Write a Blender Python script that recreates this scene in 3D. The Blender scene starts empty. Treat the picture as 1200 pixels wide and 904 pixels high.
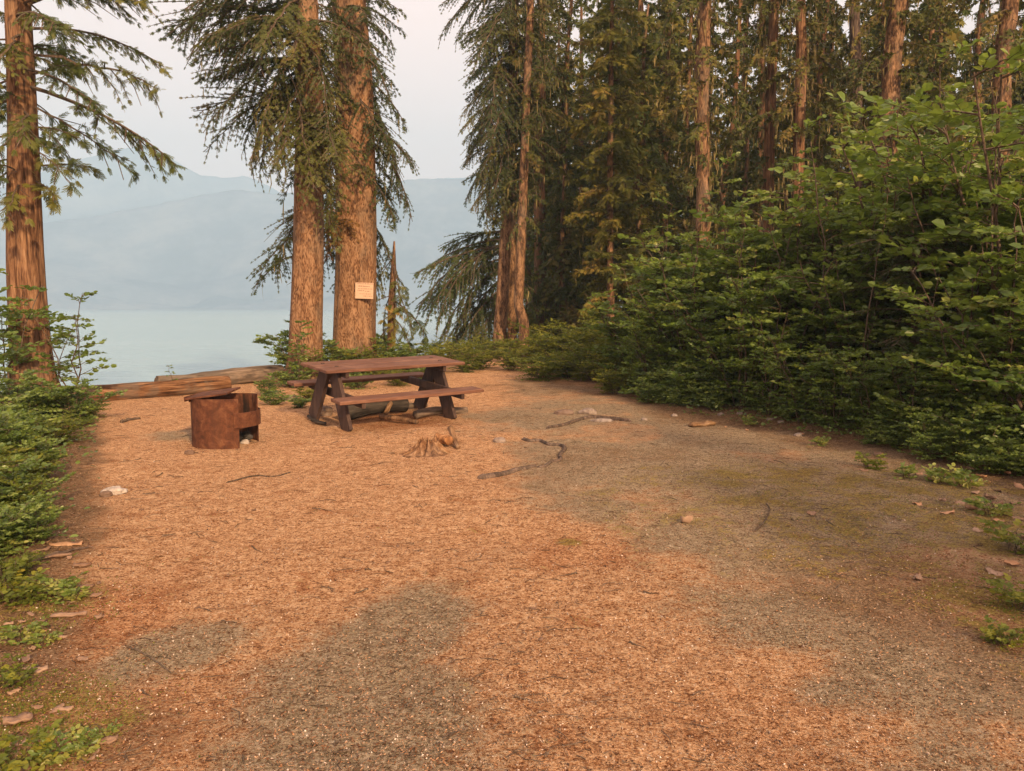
import bpy, math
import numpy as np
from mathutils import Vector

# ------------------------------------------------------------------ camera, sky, sun
SC = bpy.context.scene
COL = SC.collection
F, HC, HZ = 905.0, 1.446, 361.6
TH = math.atan((452 - HZ) / F)
cam = bpy.data.objects.new('camera', bpy.data.cameras.new('camera'))
COL.objects.link(cam)
cam.location = (0, 0, HC)
cam.rotation_euler = (math.pi / 2 - TH, 0, 0)
cam.data.sensor_width = 36
cam.data.lens = 36 * F / 1200
cam.data.clip_start = .05
cam.data.clip_end = 9000
SC.camera = cam

SUN_AZ = (.45, -.893)
SUN_EL = math.radians(25)
W = bpy.data.worlds.new('World')
SC.world = W
W.use_nodes = True
wn, wl = W.node_tree.nodes, W.node_tree.links
wn.clear()
wo = wn.new('ShaderNodeOutputWorld')
wb = wn.new('ShaderNodeBackground')
wb.inputs[1].default_value = .1
sky = wn.new('ShaderNodeTexSky')
sky.sky_type = 'NISHITA'
sky.sun_disc = False
sky.sun_elevation = SUN_EL
sky.sun_rotation = math.atan2(SUN_AZ[0], SUN_AZ[1])
sky.dust_density = 6
mx = wn.new('ShaderNodeMix')
mx.data_type = 'RGBA'
mx.inputs[0].default_value = .85          # wildfire smoke veils the sky almost evenly
mx.inputs[7].default_value = (16.3, 10.9, 9.2, 1)
wl.new(sky.outputs[0], mx.inputs[6])
wl.new(mx.outputs[2], wb.inputs[0])
wl.new(wb.outputs[0], wo.inputs[0])

sl = bpy.data.lights.new('sun', 'SUN')
sl.energy = 5.0
sl.angle = math.radians(2.5)
sl.color = (1, .67, .38)
sun = bpy.data.objects.new('sun', sl)
COL.objects.link(sun)
ts = Vector((SUN_AZ[0] * math.cos(SUN_EL), SUN_AZ[1] * math.cos(SUN_EL), math.sin(SUN_EL)))
sun.rotation_euler = ts.to_track_quat('Z', 'Y').to_euler()
sun.location = (20, -40, 30)

SC.view_settings.view_transform = 'Standard'
SC.view_settings.look = 'None'
SC.view_settings.gamma = 1
SC.view_settings.exposure = .36
cy = SC.cycles
cy.max_bounces = 6
cy.diffuse_bounces = 3
cy.glossy_bounces = 2
cy.transmission_bounces = 3
cy.transparent_max_bounces = 6
cy.volume_bounces = 1
cy.use_denoising = True

# ------------------------------------------------------------------ helpers
rng = np.random.default_rng(11)
ST, CT = math.sin(TH), math.cos(TH)


def ray(px, py):
    u, v = (px - 600) / F, (452 - py) / F
    return np.array([u, CT + v * ST, -ST + v * CT])


def P(px, py, z=0.0):                       # where the photo's pixel meets the level z
    r = ray(px, py)
    return np.array([0, 0, HC]) + r * (z - HC) / r[2]


def Q(px, py, D):                           # the point of that pixel at distance D ahead
    r = ray(px, py)
    return np.array([0, 0, HC]) + r * D / r[1]


def _hash(ix, iy, iz, s):
    h = (ix * 374761393 + iy * 668265263 + iz * 2147483647 + s * 1274126177) & 0xffffffff
    h = ((h ^ (h >> 13)) * 1103515245) & 0xffffffff
    return ((h ^ (h >> 16)) & 0xffff) / 65535.0


def vnoise(x, y, z=None, s=0):
    x = np.asarray(x, float); y = np.asarray(y, float)
    z = np.zeros_like(x) if z is None else np.asarray(z, float)
    ix, iy, iz = np.floor(x).astype(np.int64), np.floor(y).astype(np.int64), np.floor(z).astype(np.int64)
    fx, fy, fz = x - ix, y - iy, z - iz
    fx, fy, fz = [f * f * (3 - 2 * f) for f in (fx, fy, fz)]
    r = 0
    for a in (0, 1):
        for b in (0, 1):
            for c in (0, 1):
                w = (fx if a else 1 - fx) * (fy if b else 1 - fy) * (fz if c else 1 - fz)
                r = r + w * _hash(ix + a, iy + b, iz + c, s)
    return r


def fbm(x, y, z=None, s=0, o=4):
    r, a, n = 0, .5, 0
    for i in range(o):
        k = 2 ** i
        r = r + a * vnoise(x * k, y * k, None if z is None else z * k, s + i)
        n += a
        a *= .5
    return r / n


def sstep(a, b, x):
    t = np.clip((x - a) / (b - a), 0, 1)
    return t * t * (3 - 2 * t)


CX = [-60, -16, -9, -6.3, -4.3, -3.0, -1.5, .2, 2, 8, 60]
CY = [6, 8.6, 12.2, 14.6, 17.5, 20.5, 25, 34, 60, 100, 140]


def ground_z(x, y):
    x = np.asarray(x, float); y = np.asarray(y, float)
    d = y - np.interp(x, CX, CY)
    z = -2.2 * sstep(-.2, 9, d)
    z = z + .09 * (fbm(x * .5, y * .5, s=3, o=3) - .5) + .03 * (fbm(x * 2.3, y * 2.3, s=9, o=3) - .5)
    z = z - .05 * np.exp(-((x) ** 2 + y ** 2) / 60)
    thick = sstep(.0, 1.2, x - np.interp(y, [0, 4, 6, 8, 11, 14, 17, 25], [3.2, 3.6, 4.0, 3.4, 1.9, 2.2, 1.6, 1.0]))
    z = z + .10 * thick
    return z


def gz(x, y):
    return float(ground_z(np.array([x]), np.array([y]))[0])


ORD = ('first second third fourth fifth sixth seventh eighth ninth tenth eleventh twelfth thirteenth fourteenth fifteenth sixteenth '
       'seventeenth eighteenth nineteenth twentieth twenty-first twenty-second twenty-third twenty-fourth twenty-fifth twenty-sixth twenty-seventh '
       'twenty-eighth twenty-ninth thirtieth thirty-first thirty-second thirty-third thirty-fourth thirty-fifth thirty-sixth').split()


def relabel(objs, fmt, key=None):
    """tells the members of one row apart by their order in the picture, from the left"""
    key = key or (lambda o: o.location.x / max(o.location.y, .5))
    objs = sorted(objs, key=key)
    for i, o in enumerate(objs):
        w = 'leftmost' if i == 0 else ('rightmost' if i == len(objs) - 1 else ORD[i] + ' from the left')
        o['label'] = fmt % w


class MB:
    """collects vertices and faces and links them as one mesh object"""

    def __init__(s):
        s.V, s.F4, s.F3, s.T, s.n = [], [], [], [], 0

    def add(s, V, F4=None, F3=None, tint=.5, mat=0, smooth=False):
        V = np.asarray(V, float).reshape(-1, 3)
        if F4 is not None and len(F4):
            s.F4.append((np.asarray(F4, np.int64).reshape(-1, 4) + s.n, mat, smooth))
        if F3 is not None and len(F3):
            s.F3.append((np.asarray(F3, np.int64).reshape(-1, 3) + s.n, mat, smooth))
        s.V.append(V)
        s.T.append(np.broadcast_to(np.asarray(tint, float), (len(V),)))
        s.n += len(V)

    def mesh(s, name, mats):
        V = np.concatenate(s.V); T = np.concatenate(s.T)
        L, st, mi, sm = [], [], [], []
        off = 0
        for lst, k in ((s.F4, 4), (s.F3, 3)):
            for f, m, q in lst:
                L.append(f.ravel()); st.append(off + np.arange(len(f)) * k); off += f.size
                mi.append(np.full(len(f), m)); sm.append(np.full(len(f), q))
        L = np.concatenate(L); st = np.concatenate(st)
        me = bpy.data.meshes.new(name)
        me.vertices.add(len(V)); me.vertices.foreach_set('co', V.astype(np.float32).ravel())
        me.loops.add(len(L)); me.loops.foreach_set('vertex_index', L.astype(np.int32))
        me.polygons.add(len(st)); me.polygons.foreach_set('loop_start', st.astype(np.int32))
        me.polygons.foreach_set('material_index', np.concatenate(mi).astype(np.int32))
        me.polygons.foreach_set('use_smooth', np.concatenate(sm).astype(bool))
        a = me.attributes.new('tint', 'FLOAT', 'POINT')
        a.data.foreach_set('value', T.astype(np.float32))
        me.update(calc_edges=True)
        for m in (mats if isinstance(mats, (list, tuple)) else [mats]):
            me.materials.append(m)
        return me

    def build(s, name, mats, parent=None):
        return link(name, s.mesh(name, mats), parent)


def link(name, me, parent=None):
    o = bpy.data.objects.new(name, me)
    COL.objects.link(o)
    if parent is not None:
        o.parent = parent
    return o


def tag(o, label=None, cat=None, group=None, kind=None):
    if label: o['label'] = label
    if cat: o['category'] = cat
    if group: o['group'] = group
    if kind: o['kind'] = kind
    return o


def thing(name, loc, label, cat, group=None, rz=0.0, s=1.0):
    o = bpy.data.objects.new(name, None)
    COL.objects.link(o)
    o.location = tuple(float(v) for v in loc)
    o.rotation_euler = (0, 0, rz)
    o.scale = (s, s, s)
    o.empty_display_size = .2
    return tag(o, label, cat, group)


def dup(root, loc, rz, s=1.0, label=None, group=None, tilt=(0, 0)):
    r = root.copy(); COL.objects.link(r)
    r.location = tuple(float(v) for v in loc)
    r.rotation_euler = (tilt[0], tilt[1], rz)
    r.scale = (s, s, s)
    if label: r['label'] = label
    if group: r['group'] = group
    for ch in list(root.children):
        c = ch.copy(); COL.objects.link(c); c.parent = r
        for g in ch.children:
            d = g.copy(); COL.objects.link(d); d.parent = c
    return r


def frames(D, N=None):
    """rotation matrices (columns: along D, side, up) for direction rows D"""
    D = D / np.linalg.norm(D, axis=1, keepdims=True)
    if N is None:
        N = np.tile([0., 0., 1.], (len(D), 1))
    S = np.cross(N, D)
    l = np.linalg.norm(S, axis=1, keepdims=True)
    S = np.where(l < 1e-3, np.array([[0., 1., 0.]]), S / np.maximum(l, 1e-9))
    U = np.cross(D, S)
    return np.stack([D, S, U], axis=2)


def stamp(tv, tf, R, T, sc):
    """bake a template at m frames"""
    m, n = len(R), len(tv)
    V = np.einsum('mij,nj->mni', R, tv) * np.asarray(sc, float).reshape(m, 1, -1) + T[:, None, :]
    Fc = tf[None] + (np.arange(m) * n)[:, None, None]
    return V.reshape(-1, 3), Fc.reshape(-1, tf.shape[1])


def tube(path, rad, k=8, jit=0., seed=0, cap=True, flute=0.):
    path = np.asarray(path, float); n = len(path)
    rad = np.broadcast_to(np.asarray(rad, float), (n,))
    T = np.gradient(path, axis=0)
    T /= np.maximum(np.linalg.norm(T, axis=1, keepdims=True), 1e-9)
    a = np.array([1., 0, 0]) if abs(T[0, 0]) < .8 else np.array([0, 1., 0])
    Ns = []
    nrm = np.cross(T[0], a); nrm /= np.linalg.norm(nrm)
    for i in range(n):
        nrm = nrm - T[i] * nrm.dot(T[i]); nrm /= np.linalg.norm(nrm)
        Ns.append(nrm.copy())
    Ns = np.array(Ns); B = np.cross(T, Ns)
    th = np.arange(k) / k * 2 * np.pi
    r = rad[:, None] * np.ones(k)
    if jit or flute:
        c, s_ = np.cos(th), np.sin(th)
        arc = np.cumsum(np.r_[0, np.linalg.norm(np.diff(path, axis=0), axis=1)])
        A, C = np.meshgrid(arc, c, indexing='ij'); _, S = np.meshgrid(arc, s_, indexing='ij')
        sc = 1 / max(rad.max(), 1e-3)
        if jit:
            r = r * (1 + jit * 2 * (fbm(C * 2 + 7, S * 2 + 3, A * sc * .35, s=seed) - .5))
        if flute:
            r = r * (1 + flute * 2 * (fbm(C * 5 + 7, S * 5 + 3, A * sc * .12, s=seed + 5) - .5))
    V = path[:, None] + r[..., None] * (np.cos(th)[None, :, None] * Ns[:, None] + np.sin(th)[None, :, None] * B[:, None])
    V = V.reshape(-1, 3)
    i, j = np.meshgrid(np.arange(n - 1), np.arange(k), indexing='ij')
    i, j = i.ravel(), j.ravel(); j2 = (j + 1) % k
    Fq = np.stack([i * k + j, i * k + j2, (i + 1) * k + j2, (i + 1) * k + j], 1)
    F3 = []
    if cap:
        V = np.vstack([V, path[0], path[-1]])
        F3 = [[(q + 1) % k, q, n * k] for q in range(k)] + [[(n - 1) * k + q, (n - 1) * k + (q + 1) % k, n * k + 1] for q in range(k)]
    return V, Fq, np.array(F3).reshape(-1, 3)


def smooth_path(pts, n):
    pts = np.asarray(pts, float)
    d = np.r_[0, np.cumsum(np.linalg.norm(np.diff(pts, axis=0), axis=1))]
    t = np.linspace(0, d[-1], n)
    # catmull-rom through the control points
    out = []
    for q in t:
        i = min(np.searchsorted(d, q, side='right') - 1, len(pts) - 2)
        u = (q - d[i]) / (d[i + 1] - d[i])
        p1, p2 = pts[i], pts[i + 1]
        p0 = pts[i - 1] if i > 0 else 2 * p1 - p2
        p3 = pts[i + 2] if i + 2 < len(pts) else 2 * p2 - p1
        out.append(.5 * (2 * p1 + (p2 - p0) * u + (2 * p0 - 5 * p1 + 4 * p2 - p3) * u ** 2 + (3 * p1 - p0 - 3 * p2 + p3) * u ** 3))
    return np.array(out)


# ------------------------------------------------------------------ materials
def mat(name, fn):
    m = bpy.data.materials.new(name)
    m.use_nodes = True
    nt = m.node_tree
    nt.nodes.clear()
    out = nt.nodes.new('ShaderNodeOutputMaterial')
    fn(NT(nt), out)
    return m


class NT:
    def __init__(s, nt): s.nt = nt

    def n(s, t, **kw):
        x = s.nt.nodes.new(t)
        for k, v in kw.items(): setattr(x, k, v)
        return x

    def l(s, a, b): s.nt.links.new(a, b)

    def noise(s, vec, scale, detail=4, rough=.6, dist=0.):
        x = s.n('ShaderNodeTexNoise')
        x.inputs['Scale'].default_value = scale; x.inputs['Detail'].default_value = detail
        x.inputs['Roughness'].default_value = rough; x.inputs['Distortion'].default_value = dist
        if vec is not None: s.l(vec, x.inputs['Vector'])
        return x.outputs[0]

    def map(s, scale=(1, 1, 1), src='Object'):
        t = s.n('ShaderNodeTexCoord'); m = s.n('ShaderNodeMapping')
        m.inputs['Scale'].default_value = scale
        s.l(t.outputs[src], m.inputs['Vector'])
        return m.outputs[0]

    def ramp(s, fac, stops, interp='LINEAR'):
        r = s.n('ShaderNodeValToRGB'); r.color_ramp.interpolation = interp
        e = r.color_ramp.elements
        while len(e) < len(stops): e.new(.5)
        for q, (p, c) in zip(e, stops):
            q.position = p; q.color = (*c, 1) if len(c) == 3 else c
        s.l(fac, r.inputs[0])
        return r.outputs[0]

    def mix(s, fac, a, b, mode='MIX'):
        m = s.n('ShaderNodeMix'); m.data_type = 'RGBA'; m.blend_type = mode
        for v, i in ((fac, 0), (a, 6), (b, 7)):
            if isinstance(v, (int, float)): m.inputs[i].default_value = v
            elif isinstance(v, tuple): m.inputs[i].default_value = (*v, 1) if len(v) == 3 else v
            else: s.l(v, m.inputs[i])
        return m.outputs[2]

    def math(s, op, a, b=0.):
        m = s.n('ShaderNodeMath', operation=op)
        for v, i in ((a, 0), (b, 1)):
            if isinstance(v, (int, float)): m.inputs[i].default_value = v
            else: s.l(v, m.inputs[i])
        return m.outputs[0]

    def attr(s, name):
        a = s.n('ShaderNodeAttribute', attribute_name=name)
        return a.outputs['Fac']

    def bsdf(s, out, col, rough=.8, bump=None, bstr=.5, bdist=.02, spec=.3, metal=0.):
        b = s.n('ShaderNodeBsdfPrincipled')
        if isinstance(col, tuple): b.inputs['Base Color'].default_value = (*col, 1)
        else: s.l(col, b.inputs['Base Color'])
        if isinstance(rough, (int, float)): b.inputs['Roughness'].default_value = rough
        else: s.l(rough, b.inputs['Roughness'])
        b.inputs['Specular IOR Level'].default_value = spec
        b.inputs['Metallic'].default_value = metal
        if bump is not None:
            u = s.n('ShaderNodeBump'); u.inputs['Strength'].default_value = bstr
            u.inputs['Distance'].default_value = bdist
            s.l(bump, u.inputs['Height']); s.l(u.outputs[0], b.inputs['Normal'])
        s.l(b.outputs[0], out.inputs[0])
        return b


def leafmat(name, stops, trans=.35, rough=.5, spec=.25):
    def f(g, out):
        t = g.attr('tint')
        nz = g.noise(g.map((1, 1, 1)), 1.3, 2)
        k = g.math('ADD', t, g.math('MULTIPLY', g.math('SUBTRACT', nz, .5), .5))
        c = g.ramp(k, stops)
        b = g.n('ShaderNodeBsdfPrincipled'); g.l(c, b.inputs['Base Color'])
        b.inputs['Roughness'].default_value = rough; b.inputs['Specular IOR Level'].default_value = spec
        tr = g.n('ShaderNodeBsdfTranslucent')
        g.l(g.mix(.5, c, (.20, .26, .03), 'MIX'), tr.inputs[0])
        m = g.n('ShaderNodeMixShader'); m.inputs[0].default_value = trans
        g.l(b.outputs[0], m.inputs[1]); g.l(tr.outputs[0], m.inputs[2])
        g.l(m.outputs[0], out.inputs[0])
    return mat(name, f)


M = {}
M['needle'] = leafmat('spruce_needles', [(0, (.022, .034, .014)), (.4, (.048, .068, .018)), (.75, (.10, .11, .022)), (1, (.19, .13, .035))], .2)
M['cedar'] = leafmat('cedar_fronds', [(0, (.03, .05, .016)), (.5, (.07, .095, .022)), (.85, (.17, .155, .025)), (1, (.28, .19, .045))], .3)
M['dark_needle'] = leafmat('forest_needles', [(0, (.03, .052, .018)), (.4, (.075, .105, .028)), (.75, (.17, .165, .035)), (1, (.30, .22, .055))], .35)
M['leaf'] = leafmat('shrub_leaves', [(0, (.045, .085, .02)), (.4, (.10, .17, .03)), (.8, (.19, .27, .045)), (1, (.32, .33, .07))], .45, .38, .5)
M['bush_leaf'] = leafmat('bush_leaves', [(0, (.045, .08, .022)), (.4, (.10, .165, .036)), (.8, (.20, .27, .055)), (1, (.34, .34, .08))], .4, .38, .5)
M['yellow_leaf'] = leafmat('huckleberry_leaves', [(0, (.07, .10, .02)), (.5, (.14, .17, .025)), (.85, (.26, .25, .03)), (1, (.38, .26, .05))], .4)
M['lichen'] = leafmat('lichen_strands', [(0, (.16, .13, .06)), (.5, (.26, .21, .09)), (1, (.38, .31, .15))], .3, .8, .05)
M['brown_needle'] = leafmat('dead_needles', [(0, (.12, .06, .02)), (.5, (.2, .11, .035)), (1, (.3, .17, .05))], .2)


def f(g, out):
    v = g.map((1, 1, .32)); 
    dn = g.n('ShaderNodeTexNoise'); dn.inputs['Scale'].default_value = 7; dn.inputs['Detail'].default_value = 3; g.l(v, dn.inputs['Vector'])
    dv = g.n('ShaderNodeVectorMath', operation='SCALE'); g.l(dn.outputs['Color'], dv.inputs[0]); dv.inputs['Scale'].default_value = .22
    av = g.n('ShaderNodeVectorMath', operation='ADD'); g.l(v, av.inputs[0]); g.l(dv.outputs[0], av.inputs[1])
    vo = g.n('ShaderNodeTexVoronoi'); vo.inputs['Scale'].default_value = 34; g.l(av.outputs[0], vo.inputs['Vector'])
    n1 = g.noise(v, 5, 5, .65); n2 = g.noise(v, 46, 3, .6)
    h = g.math('ADD', g.math('MULTIPLY', vo.outputs[0], .6), g.math('ADD', g.math('MULTIPLY', n2, .8), n1))
    h = g.math('DIVIDE', h, 1.95)
    c = g.ramp(h, [(.36, (.035, .016, .009)), (.48, (.085, .042, .021)), (.57, (.155, .08, .04)), (.72, (.30, .18, .10))])
    c = g.mix(g.math('MULTIPLY', sel(g, g.noise(g.map((1, 1, .5)), 1.6, 3), .45, .68), .7), c, (.085, .072, .055))
    g.bsdf(out, c, .9, h, 1., .035, .1)


def sel(g, v, a, b):
    m = g.n('ShaderNodeMapRange'); m.inputs[1].default_value = a; m.inputs[2].default_value = b
    m.interpolation_type = 'SMOOTHSTEP'
    g.l(v, m.inputs[0])
    return m.outputs[0]


M['spruce_bark'] = mat('spruce_bark', f)


def barkf(cols, sc=14, stretch=.08, bd=.03, grey=.4):
    def f(g, out):
        v = g.map((1, 1, stretch))
        n1 = g.noise(v, sc, 6, .65, .4); n2 = g.noise(v, sc * 4, 3, .6)
        h = g.math('ADD', g.math('MULTIPLY', n1, .7), g.math('MULTIPLY', n2, .3))
        c = g.ramp(h, [(.36, cols[0]), (.47, cols[1]), (.56, cols[2]), (.68, cols[3])])
        c = g.mix(g.math('MULTIPLY', sel(g, g.noise(g.map((1, 1, .4)), 1.4, 4), .48, .7), grey), c, (.14, .125, .1))
        g.bsdf(out, c, .9, h, 1., bd, .1)
    return f


M['cedar_bark'] = mat('cedar_bark', barkf([(.035, .018, .01), (.12, .062, .034), (.225, .125, .066), (.34, .215, .125)], 18, .09, .04, .35))
M['forest_bark'] = mat('forest_bark', barkf([(.025, .014, .009), (.11, .062, .035), (.23, .135, .072), (.38, .24, .14)], 12, .3, .04, .6))
M['grey_bark'] = mat('grey_bark', barkf([(.03, .022, .018), (.08, .058, .045), (.14, .10, .078), (.23, .175, .135)], 14, .15, .03, .3))
M['twig'] = mat('twig_wood', barkf([(.03, .02, .014), (.07, .05, .035), (.12, .09, .065), (.17, .13, .1)], 30, .5, .004, .4))
M['orange_wood'] = mat('weathered_orange_wood', barkf([(.06, .03, .018), (.22, .105, .045), (.40, .20, .085), (.52, .31, .16)], 10, .1, .04, .35))


def logmat(cols, sc, axis, grey):
    def f(g, out):
        s = [1, 1, 1]; s[axis] = .09
        v = g.map(tuple(s))
        n1 = g.noise(v, sc, 6, .7, .5); n2 = g.noise(g.map(), 3, 4)
        c = g.ramp(n1, [(.34, cols[0]), (.45, cols[1]), (.56, cols[2]), (.7, cols[3])])
        c = g.mix(g.math('MULTIPLY', sel(g, n2, .45, .65), grey), c, (.12, .1, .08))
        g.bsdf(out, c, .9, n1, 1., .03, .1)
    return f


M['log_orange'] = mat('rotting_orange_log', logmat([(.018, .01, .006), (.09, .042, .02), (.20, .105, .052), (.36, .22, .125)], 16, 0, .6))
M['log_grey'] = mat('grey_driftwood', logmat([(.03, .022, .018), (.10, .075, .055), (.2, .15, .11), (.32, .25, .19)], 12, 0, .6))
M['log_char'] = mat('charred_wood', logmat([(.01, .009, .008), (.025, .022, .02), (.05, .042, .036), (.1, .085, .07)], 14, 0, .2))
M['rotten'] = mat('rotten_stump_wood', logmat([(.04, .018, .01), (.14, .07, .035), (.27, .155, .08), (.42, .28, .17)], 20, 2, .3))
M['log_tan'] = mat('split_firewood', logmat([(.08, .04, .02), (.18, .10, .05), (.28, .17, .09), (.42, .3, .19)], 16, 0, .3))


def f(g, out):
    v = g.map((.12, 1, 1)); n1 = g.noise(v, 22, 6, .7, .3); n2 = g.noise(g.map(), 3.5, 4)
    c = g.ramp(n1, [(.3, (.045, .022, .014)), (.5, (.14, .066, .042)), (.7, (.21, .112, .072))])
    c = g.mix(g.math('MULTIPLY', sel(g, n2, .5, .72), .5), c, (.27, .15, .10))
    g.bsdf(out, c, g.math('ADD', g.math('MULTIPLY', n1, .3), .5), n1, .7, .004, .25)


M['table_paint'] = mat('brown_stained_wood', f)


def f(g, out):
    v = g.map((1, 1, .12)); n1 = g.noise(v, 22, 6, .7, .3); n2 = g.noise(g.map(), 4, 4)
    c = g.ramp(n1, [(.3, (.022, .013, .011)), (.5, (.052, .031, .025)), (.72, (.095, .058, .045))])
    c = g.mix(g.math('MULTIPLY', sel(g, n2, .5, .72), .4), c, (.13, .085, .065))
    g.bsdf(out, c, .7, n1, .7, .004, .25)


M['table_leg'] = mat('dark_brown_stained_wood', f)


def rust(dark, outc):
    def f(g, out):
        v = g.map((1, 1, 1)); n1 = g.noise(v, 9, 7, .7, .6); n2 = g.noise(v, 60, 3); n3 = g.noise(g.map((2, 2, .35)), 5, 5)
        c = g.ramp(n1, [(.3, (.035, .014, .009)), (.5, (.095, .036, .018)), (.62, (.145, .062, .03)), (.75, (.20, .11, .065))])
        c = g.mix(g.math('MULTIPLY', sel(g, n3, .45, .68), dark), c, outc)
        h = g.math('ADD', n1, g.math('MULTIPLY', n2, .4))
        g.bsdf(out, c, .85, h, .6, .006, .2)
    return f


M['rust'] = mat('rusty_steel', rust(.55, (.055, .022, .013)))
M['soot'] = mat('sooty_steel', rust(.95, (.012, .01, .009)))


def f(g, out):
    n = g.noise(g.map(), 14, 6, .7); n2 = g.noise(g.map(), 4, 3)
    c = g.ramp(n, [(.3, (.10, .08, .07)), (.5, (.24, .2, .17)), (.7, (.4, .35, .3))])
    c = g.mix(g.attr('tint'), (.12, .07, .045), c)
    g.bsdf(out, c, .85, n, .7, .02, .2)


M['rock'] = mat('grey_stone', f)


def f(g, out):
    n = g.noise(g.map(), 14, 6, .7)
    c = g.ramp(n, [(.3, (.16, .13, .11)), (.6, (.45, .40, .35))])
    g.bsdf(out, c, .85, n, .7, .02, .2)


M['pale_rock'] = mat('pale_stone', f)


def f(g, out):
    n = g.noise(g.map(), 9, 6, .7, .5)
    c = g.ramp(g.attr('tint'), [(0, (.09, .045, .025)), (.4, (.18, .105, .065)), (.75, (.32, .22, .15)), (1, (.42, .22, .10))])
    c = g.mix(.35, c, g.ramp(n, [(.35, (.1, .05, .03)), (.65, (.45, .33, .24))]))
    g.bsdf(out, c, .8, n, .5, .004, .2)


M['dry_leaf'] = mat('dry_leaf', f)


def f(g, out):
    c = g.ramp(g.attr('tint'), [(0, (.05, .022, .012)), (.3, (.16, .075, .035)), (.6, (.38, .21, .11)), (.85, (.52, .34, .2)), (1, (.62, .5, .4))])
    g.bsdf(out, c, .85, None, spec=.1)


M['pebble'] = mat('small_stones', lambda g, out: g.bsdf(out, g.ramp(g.attr('tint'), [(0, (.06, .04, .03)), (.5, (.2, .14, .10)), (.9, (.42, .33, .26)), (1, (.62, .54, .46))]), .85))
M['litter'] = mat('fallen_needles', f)


def f(g, out):
    """forest floor: orange needle litter, grey grit and dark humus that also carry painted tree shade, moss"""
    v = g.map()
    fine = g.noise(v, 75, 4, .75); mid = g.noise(v, 17, 5, .7, .6); big = g.noise(v, 3.2, 4, .6, .4)
    wisp = g.noise(g.map((1, 1.7, 1)), 9, 6, .8, 1.6)
    st = g.noise(g.map((1, 3.2, 1)), 26, 4, .75, 1.2)
    k = g.math('ADD', g.math('MULTIPLY', fine, .5), g.math('ADD', g.math('MULTIPLY', mid, .28), g.math('MULTIPLY', st, .22)))
    duff = g.ramp(k, [(.40, (.10, .034, .013)), (.455, (.37, .18, .08)), (.51, (.64, .38, .20)), (.59, (.84, .60, .38))])
    red = g.ramp(k, [(.40, (.07, .022, .01)), (.47, (.30, .115, .045)), (.56, (.60, .29, .13))])
    duff = g.mix(g.math('MAXIMUM', sel(g, big, .55, .75), sel(g, g.math('ADD', g.attr('red'), g.math('SUBTRACT', big, .5)), .2, .9)), duff, red)
    duff = g.mix(g.math('MULTIPLY', sel(g, wisp, .53, .62), .8), duff, g.ramp(k, [(.38, (.05, .02, .01)), (.48, (.22, .10, .045)), (.6, (.50, .28, .14))]))
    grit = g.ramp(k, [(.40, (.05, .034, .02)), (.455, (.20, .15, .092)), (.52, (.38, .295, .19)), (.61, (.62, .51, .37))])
    br = g.ramp(k, [(.40, (.04, .022, .012)), (.49, (.20, .12, .064)), (.6, (.44, .30, .18))])
    moss = g.ramp(k, [(.40, (.07, .046, .014)), (.5, (.26, .19, .045)), (.62, (.46, .37, .10))])
    vo = g.n('ShaderNodeTexVoronoi'); vo.inputs['Scale'].default_value = 38; g.l(v, vo.inputs['Vector'])
    pale = g.math('MULTIPLY', sel(g, vo.outputs[0], .16, .08), sel(g, g.noise(v, 24, 1), .56, .6))
    # edge breakup of the painted patches
    e = g.math('MULTIPLY', g.math('SUBTRACT', g.math('ADD', g.math('ADD', mid, big), g.math('MULTIPLY', fine, .8)), 1.4), 1.15)
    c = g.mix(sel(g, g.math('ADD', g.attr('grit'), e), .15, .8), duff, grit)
    c = g.mix(sel(g, g.math('ADD', g.attr('brown'), e), .25, .95), c, br)
    c = g.mix(g.math('MULTIPLY', sel(g, g.math('ADD', g.attr('moss'), g.math('MULTIPLY', e, 1.6)), .38, .78), .85), c, moss)
    c = g.mix(pale, c, (.66, .55, .43))
    c = g.mix(sel(g, g.attr('sand'), .4, .6), c, g.ramp(k, [(.35, (.3, .22, .16)), (.65, (.55, .45, .36))]))
    h = g.math('ADD', g.math('MULTIPLY', mid, .8), g.math('ADD', fine, g.math('MULTIPLY', st, .5)))
    g.bsdf(out, c, .95, h, 1., .035, .1)


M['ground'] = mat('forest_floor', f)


def f(g, out):
    n = g.noise(g.map((.35, 1, 1)), 1.1, 5, .6); n2 = g.noise(g.map((.02, .12, 1)), .6, 3)
    c = g.mix(n2, (.20, .33, .37), (.29, .42, .45))
    b = g.bsdf(out, c, .2, n, .3, .08, .5)


M['water'] = mat('lake_water', f)


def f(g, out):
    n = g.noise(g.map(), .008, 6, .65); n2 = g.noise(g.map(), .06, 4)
    c = g.ramp(g.math('ADD', g.math('MULTIPLY', n, .7), g.math('MULTIPLY', n2, .3)), [(.4, (.15, .205, .27)), (.5, (.19, .245, .31)), (.6, (.25, .30, .35))])  # pale slate blue: part of the smoke haze is put into the colour
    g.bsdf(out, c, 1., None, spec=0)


M['mountain'] = mat('hazed_mountain_slopes', f)


def f(g, out):
    n = g.noise(g.map((1, 1, 3)), 8, 3)
    c = g.mix(n, (.44, .30, .205), (.56, .41, .29))
    g.bsdf(out, c, .6, n, .2, .003, .3)


M['paper'] = mat('faded_notice_board', f)
M['ink'] = mat('faded_print', lambda g, out: g.bsdf(out, (.20, .11, .07), .7))
M['coal'] = mat('burnt_coals', lambda g, out: g.bsdf(out, g.ramp(g.attr('tint'), [(0, (.012, .011, .01)), (.7, (.06, .055, .05)), (1, (.4, .37, .34))]), .9))

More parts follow.
